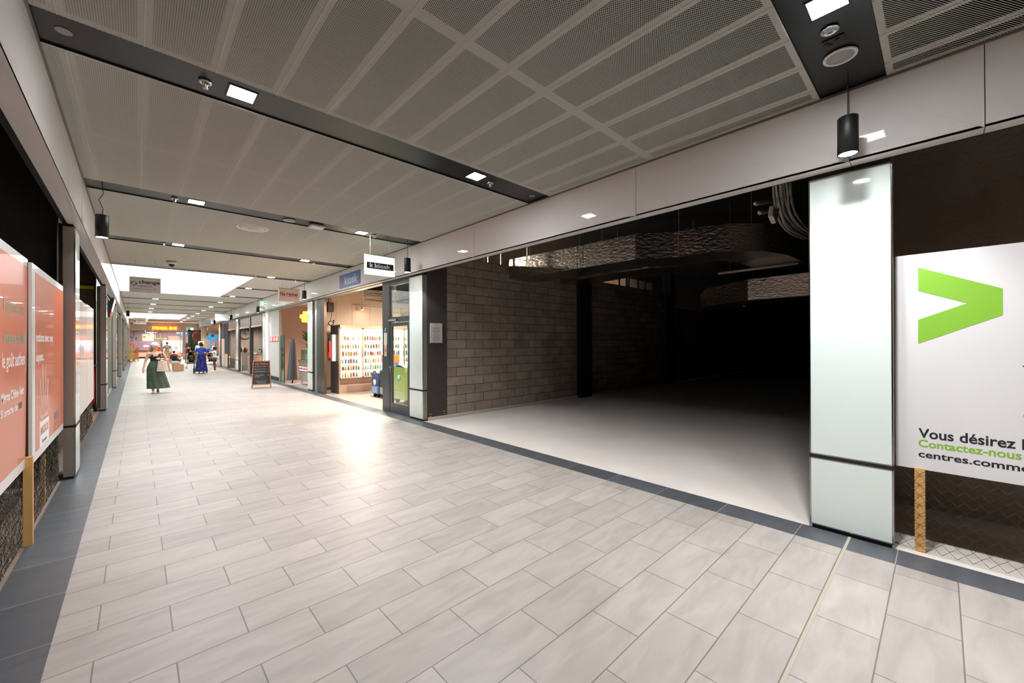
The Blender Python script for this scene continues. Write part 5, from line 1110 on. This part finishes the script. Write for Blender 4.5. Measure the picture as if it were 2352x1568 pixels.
t = thing('wall_screen', 'blue advertising screen hanging at the right of the supermarket entrance', 'screen', (3.5, 52.4, 2.3)); MB().box(3.1, 3.74, 52.3, 52.36, 2.25, 2.62).build('housing', 'black_metal', t); MB().box(3.12, 3.72, 52.29, 52.3, 2.27, 2.6).build('picture', mat('screen_blue', '#5fa0c8', .4, emit=.8, var=.5, vscale=6), t); MB().box(3.4, 3.44, 52.32, 52.36, 2.6, 3.3).build('bracket', 'steel_light', t)

# ------------------------------------------------------------------ flower shop
S('wall_flower_column', Bx(3.93, 4.27, 42.0, 42.35, 0, 3.3), mat('tan_column', '#a08a72', .7))
S('ceiling_flower', Bx(4.3, 9, 34.9, 46, 2.86, 2.9), mat('flower_ceiling', '#b98f66', .7))
t = thing('dark_door_frame', 'tall dark grey door frame between the supermarket and the flower shop', 'door', (3.6, 48, 0)); MB().box(3.5, 3.72, 48, 48.1, 0, 2.84).box(4.6, 4.75, 48, 48.1, 0, 2.84).box(3.5, 4.75, 48, 48.1, 2.7, 2.84).build('frame', 'anthracite', t); MB().box(3.72, 4.6, 48.04, 48.06, 0, 2.7).build('leaf', 'brown_wall', t)
t = thing('wreath', 'big brownish red wreath hanging above the flower stand', 'wreath', (3.78, 44, 2.2))
random.seed(9); mb = MB()
for k in range(60): a = -1.2+k/59*4.3; mb.ell((3.85-.30*math.cos(a)+random.uniform(-.03, .03), 44+random.uniform(-.04, .04), 2.2+.34*math.sin(a)+random.uniform(-.03, .03)), .07, .06, .06, 7, 5)
mb.build('twigs', mat('wreath_red', '#8f3f35', .9, var=.5, vscale=20), t); MB().tube([(3.85, 44, 2.55), (3.85, 44, 3.59)], .006, 4).build('cord', 'black_metal', t)
fc_ = [mat('bloom%d' % k, c, .7) for k, c in enumerate(('#d64f8c', '#e8d23a', '#e88a3a', '#c23a3a', '#e9e4dc', '#9d5fc0', '#a8c83a', '#e06aa0'))]
random.seed(21); nb = 0
colr = ['pink', 'yellow', 'orange', 'red', 'white', 'purple', 'lime', 'rose']
plc = []
for i in range(16):
    plc.append((random.uniform(2.95, 3.95), random.uniform(40.2, 41.8), [.12, .4, .68, .95][i % 4], i))
for i in range(9): plc.append((random.uniform(3.9, 4.45), random.uniform(38.45, 39.75), [.2, .55, .9][i % 3], i+3))
vp = {}
for (x, y, z, i) in plc:
    c = i % 8; near = y > 40; side = 'left' if near else 'right'
    lb = '%s flowers in a pot on the %s flower stand, %s tier' % (colr[c], side, {.12: 'lowest', .4: 'second', .68: 'third', .95: 'top', .2: 'lowest', .55: 'middle', .9: 'top'}[z])
    if c in vp: dup(vp[c], (x, y, z), lb, 'potted flowers at the flower shop'); continue
    t = thing('potted_flowers', lb, 'flowers', (x, y, z), 'potted flowers at the flower shop'); vp[c] = t
    MB().lathe([(.06, 0), (.08, .13), (.07, .13), (0, .12)], (0, 0, 0), 10).build('pot', 'black_metal', t, local=True)
    mb = MB(); m2 = MB()
    for k in range(16):
        a = random.uniform(0, 2*PI); r = random.uniform(0, .15); h_ = .3-r*.6+random.uniform(-.03, .04); mb.ell((r*math.cos(a), r*math.sin(a), h_), .035, .035, .025, 7, 5); m2.tube([(0, 0, .12), (r*.5*math.cos(a), r*.5*math.sin(a), .2), (r*math.cos(a), r*math.sin(a), h_)], [.012, .01, .008], 4)
        m2.ell((r*1.1*math.cos(a+.5), r*1.1*math.sin(a+.5), .19), .05, .05, .012, 6, 4)
    mb.build('blooms', fc_[c], t, local=True); m2.build('leaves', 'leaf', t, local=True)
for (x0, x1, y0, y1, hs, lb) in ((2.85, 4.05, 40.1, 41.9, (.12, .4, .68, .95), 'left'), (3.75, 4.6, 38.3, 39.9, (.2, .55, .9), 'right')):
    t = thing('flower_stand', 'tiered stand carrying the potted flowers, %s one' % lb, 'stand', (x0, y0, 0)); n = len(hs)
    for k, z in enumerate(hs): MB().box(x0, x1, y0, y1, z-.03, z-.001).build('tier', 'black_metal' if lb == 'left' else 'pine', t)
    mb = MB()
    for x in (x0+.03, x1-.03):
        for y in (y0+.03, y1-.03): mb.tube([(x, y, 0), (x, y, hs[-1]-.02)], .018, 6)
    mb.build('legs', 'black_metal', t)
leafy('tall_plant', 'tall plant with yellow blooms left of the flower stand', (3.55, 45.5, 0), .5, 2.2, 60, 'leaf_dark', 'black_metal')
for x, z, c, lb in ((4.35, 2.33, '#8fb32a', 'lime green'), (4.75, 2.25, '#4fb0d8', 'light blue')): 
    t = thing('balloon', lb+' balloon above the flower shop entrance', 'balloon', (x, 42.8, z)); MB().ell((x, 42.8, z), .13, .13, .15).build('skin', mat('balloon_'+lb.split()[0], c, .3), t); MB().tube([(x, 42.8, z-.14), (x, 42.8, 0)], .004, 4).build('string', 'cap_white', t)
tag(MB().box(4.62, 5.6, 46.9, 47, 1.9, 2.4).box(5.05, 5.15, 46.95, 46.98, 0, 1.9).build('poster', mat('aqua_poster', '#3f9fd0', .5, emit=.5, var=.4, vscale=4)), 'blue lit poster deep in the flower shop', 'poster')
t = thing('price_sign', 'white framed sign board above the flowers', 'sign', (3.9, 42, 1.5)); MB().box(3.70, 4.08, 41.9, 41.93, 1.5, 1.78).build('board', 'cream_board', t); MB().box(3.74, 4.04, 41.89, 41.9, 1.66, 1.7).box(3.78, 4.0, 41.89, 41.9, 1.58, 1.61).build('print', 'ink_soft', t); MB().tube([(3.9, 41.95, 0), (3.9, 41.95, 1.5)], .012, 5).build('pole', 'pipe_metal', t)
spotl(4.2, 40.5, 2.7, 'warm spotlight above the flower stands', 300, col=(1, .8, .6), size=150)
spotl(5.5, 43.5, 2.65, 'warm spotlight deeper in the flower shop', 300, col=(1, .8, .6), size=150)

# ------------------------------------------------------------------ shopping trolley behind the bench
t = thing('shopping_trolley', 'silver shopping trolley with red handle behind the seated man', 'trolley', (2.1, 32.6, 0))
mb = MB()
for z in (.5, .6, .7, .8, .9):
    w_ = .16+.07*(z-.5)/.4; mb.tube([(2.1-w_, 32.2, z), (2.1+w_, 32.2, z), (2.1+w_, 33.0, z), (2.1-w_, 33.0, z), (2.1-w_, 32.2, z)], .005, 4)
for k in range(9):
    u = k/8; mb.tube([(1.94+.32*u, 32.2, .5), (1.87+.46*u, 32.2, .9)], .004, 4).tube([(1.94+.32*u, 33.0, .5), (1.87+.46*u, 33.0, .9)], .004, 4)
for k in range(9):
    y = 32.2+.8*k/8; mb.tube([(1.94, y, .5), (1.87, y, .9)], .004, 4).tube([(2.26, y, .5), (2.33, y, .9)], .004, 4)
mb.build('basket', 'steel_light', t); MB().tube([(1.84, 32.12, .98), (2.36, 32.12, .98)], .022, 8).build('handle', 'red_bright', t)
mb = MB()
for x in (1.9, 2.3): mb.tube([(x, 32.12, .98), (x, 32.2, .5), (x, 32.3, .14), (x, 32.95, .14)], .013, 6)
mb.build('chassis', 'steel_light', t)
for x in (1.9, 2.3):
    for y in (32.3, 32.95): MB().tube([(x-.015, y, .065), (x+.015, y, .065)], .065, 12).build('wheel', 'grey_plastic', t)
MB().box(1.95, 2.05, 32.5, 32.7, .52, .62).build('child_seat', 'red', t)
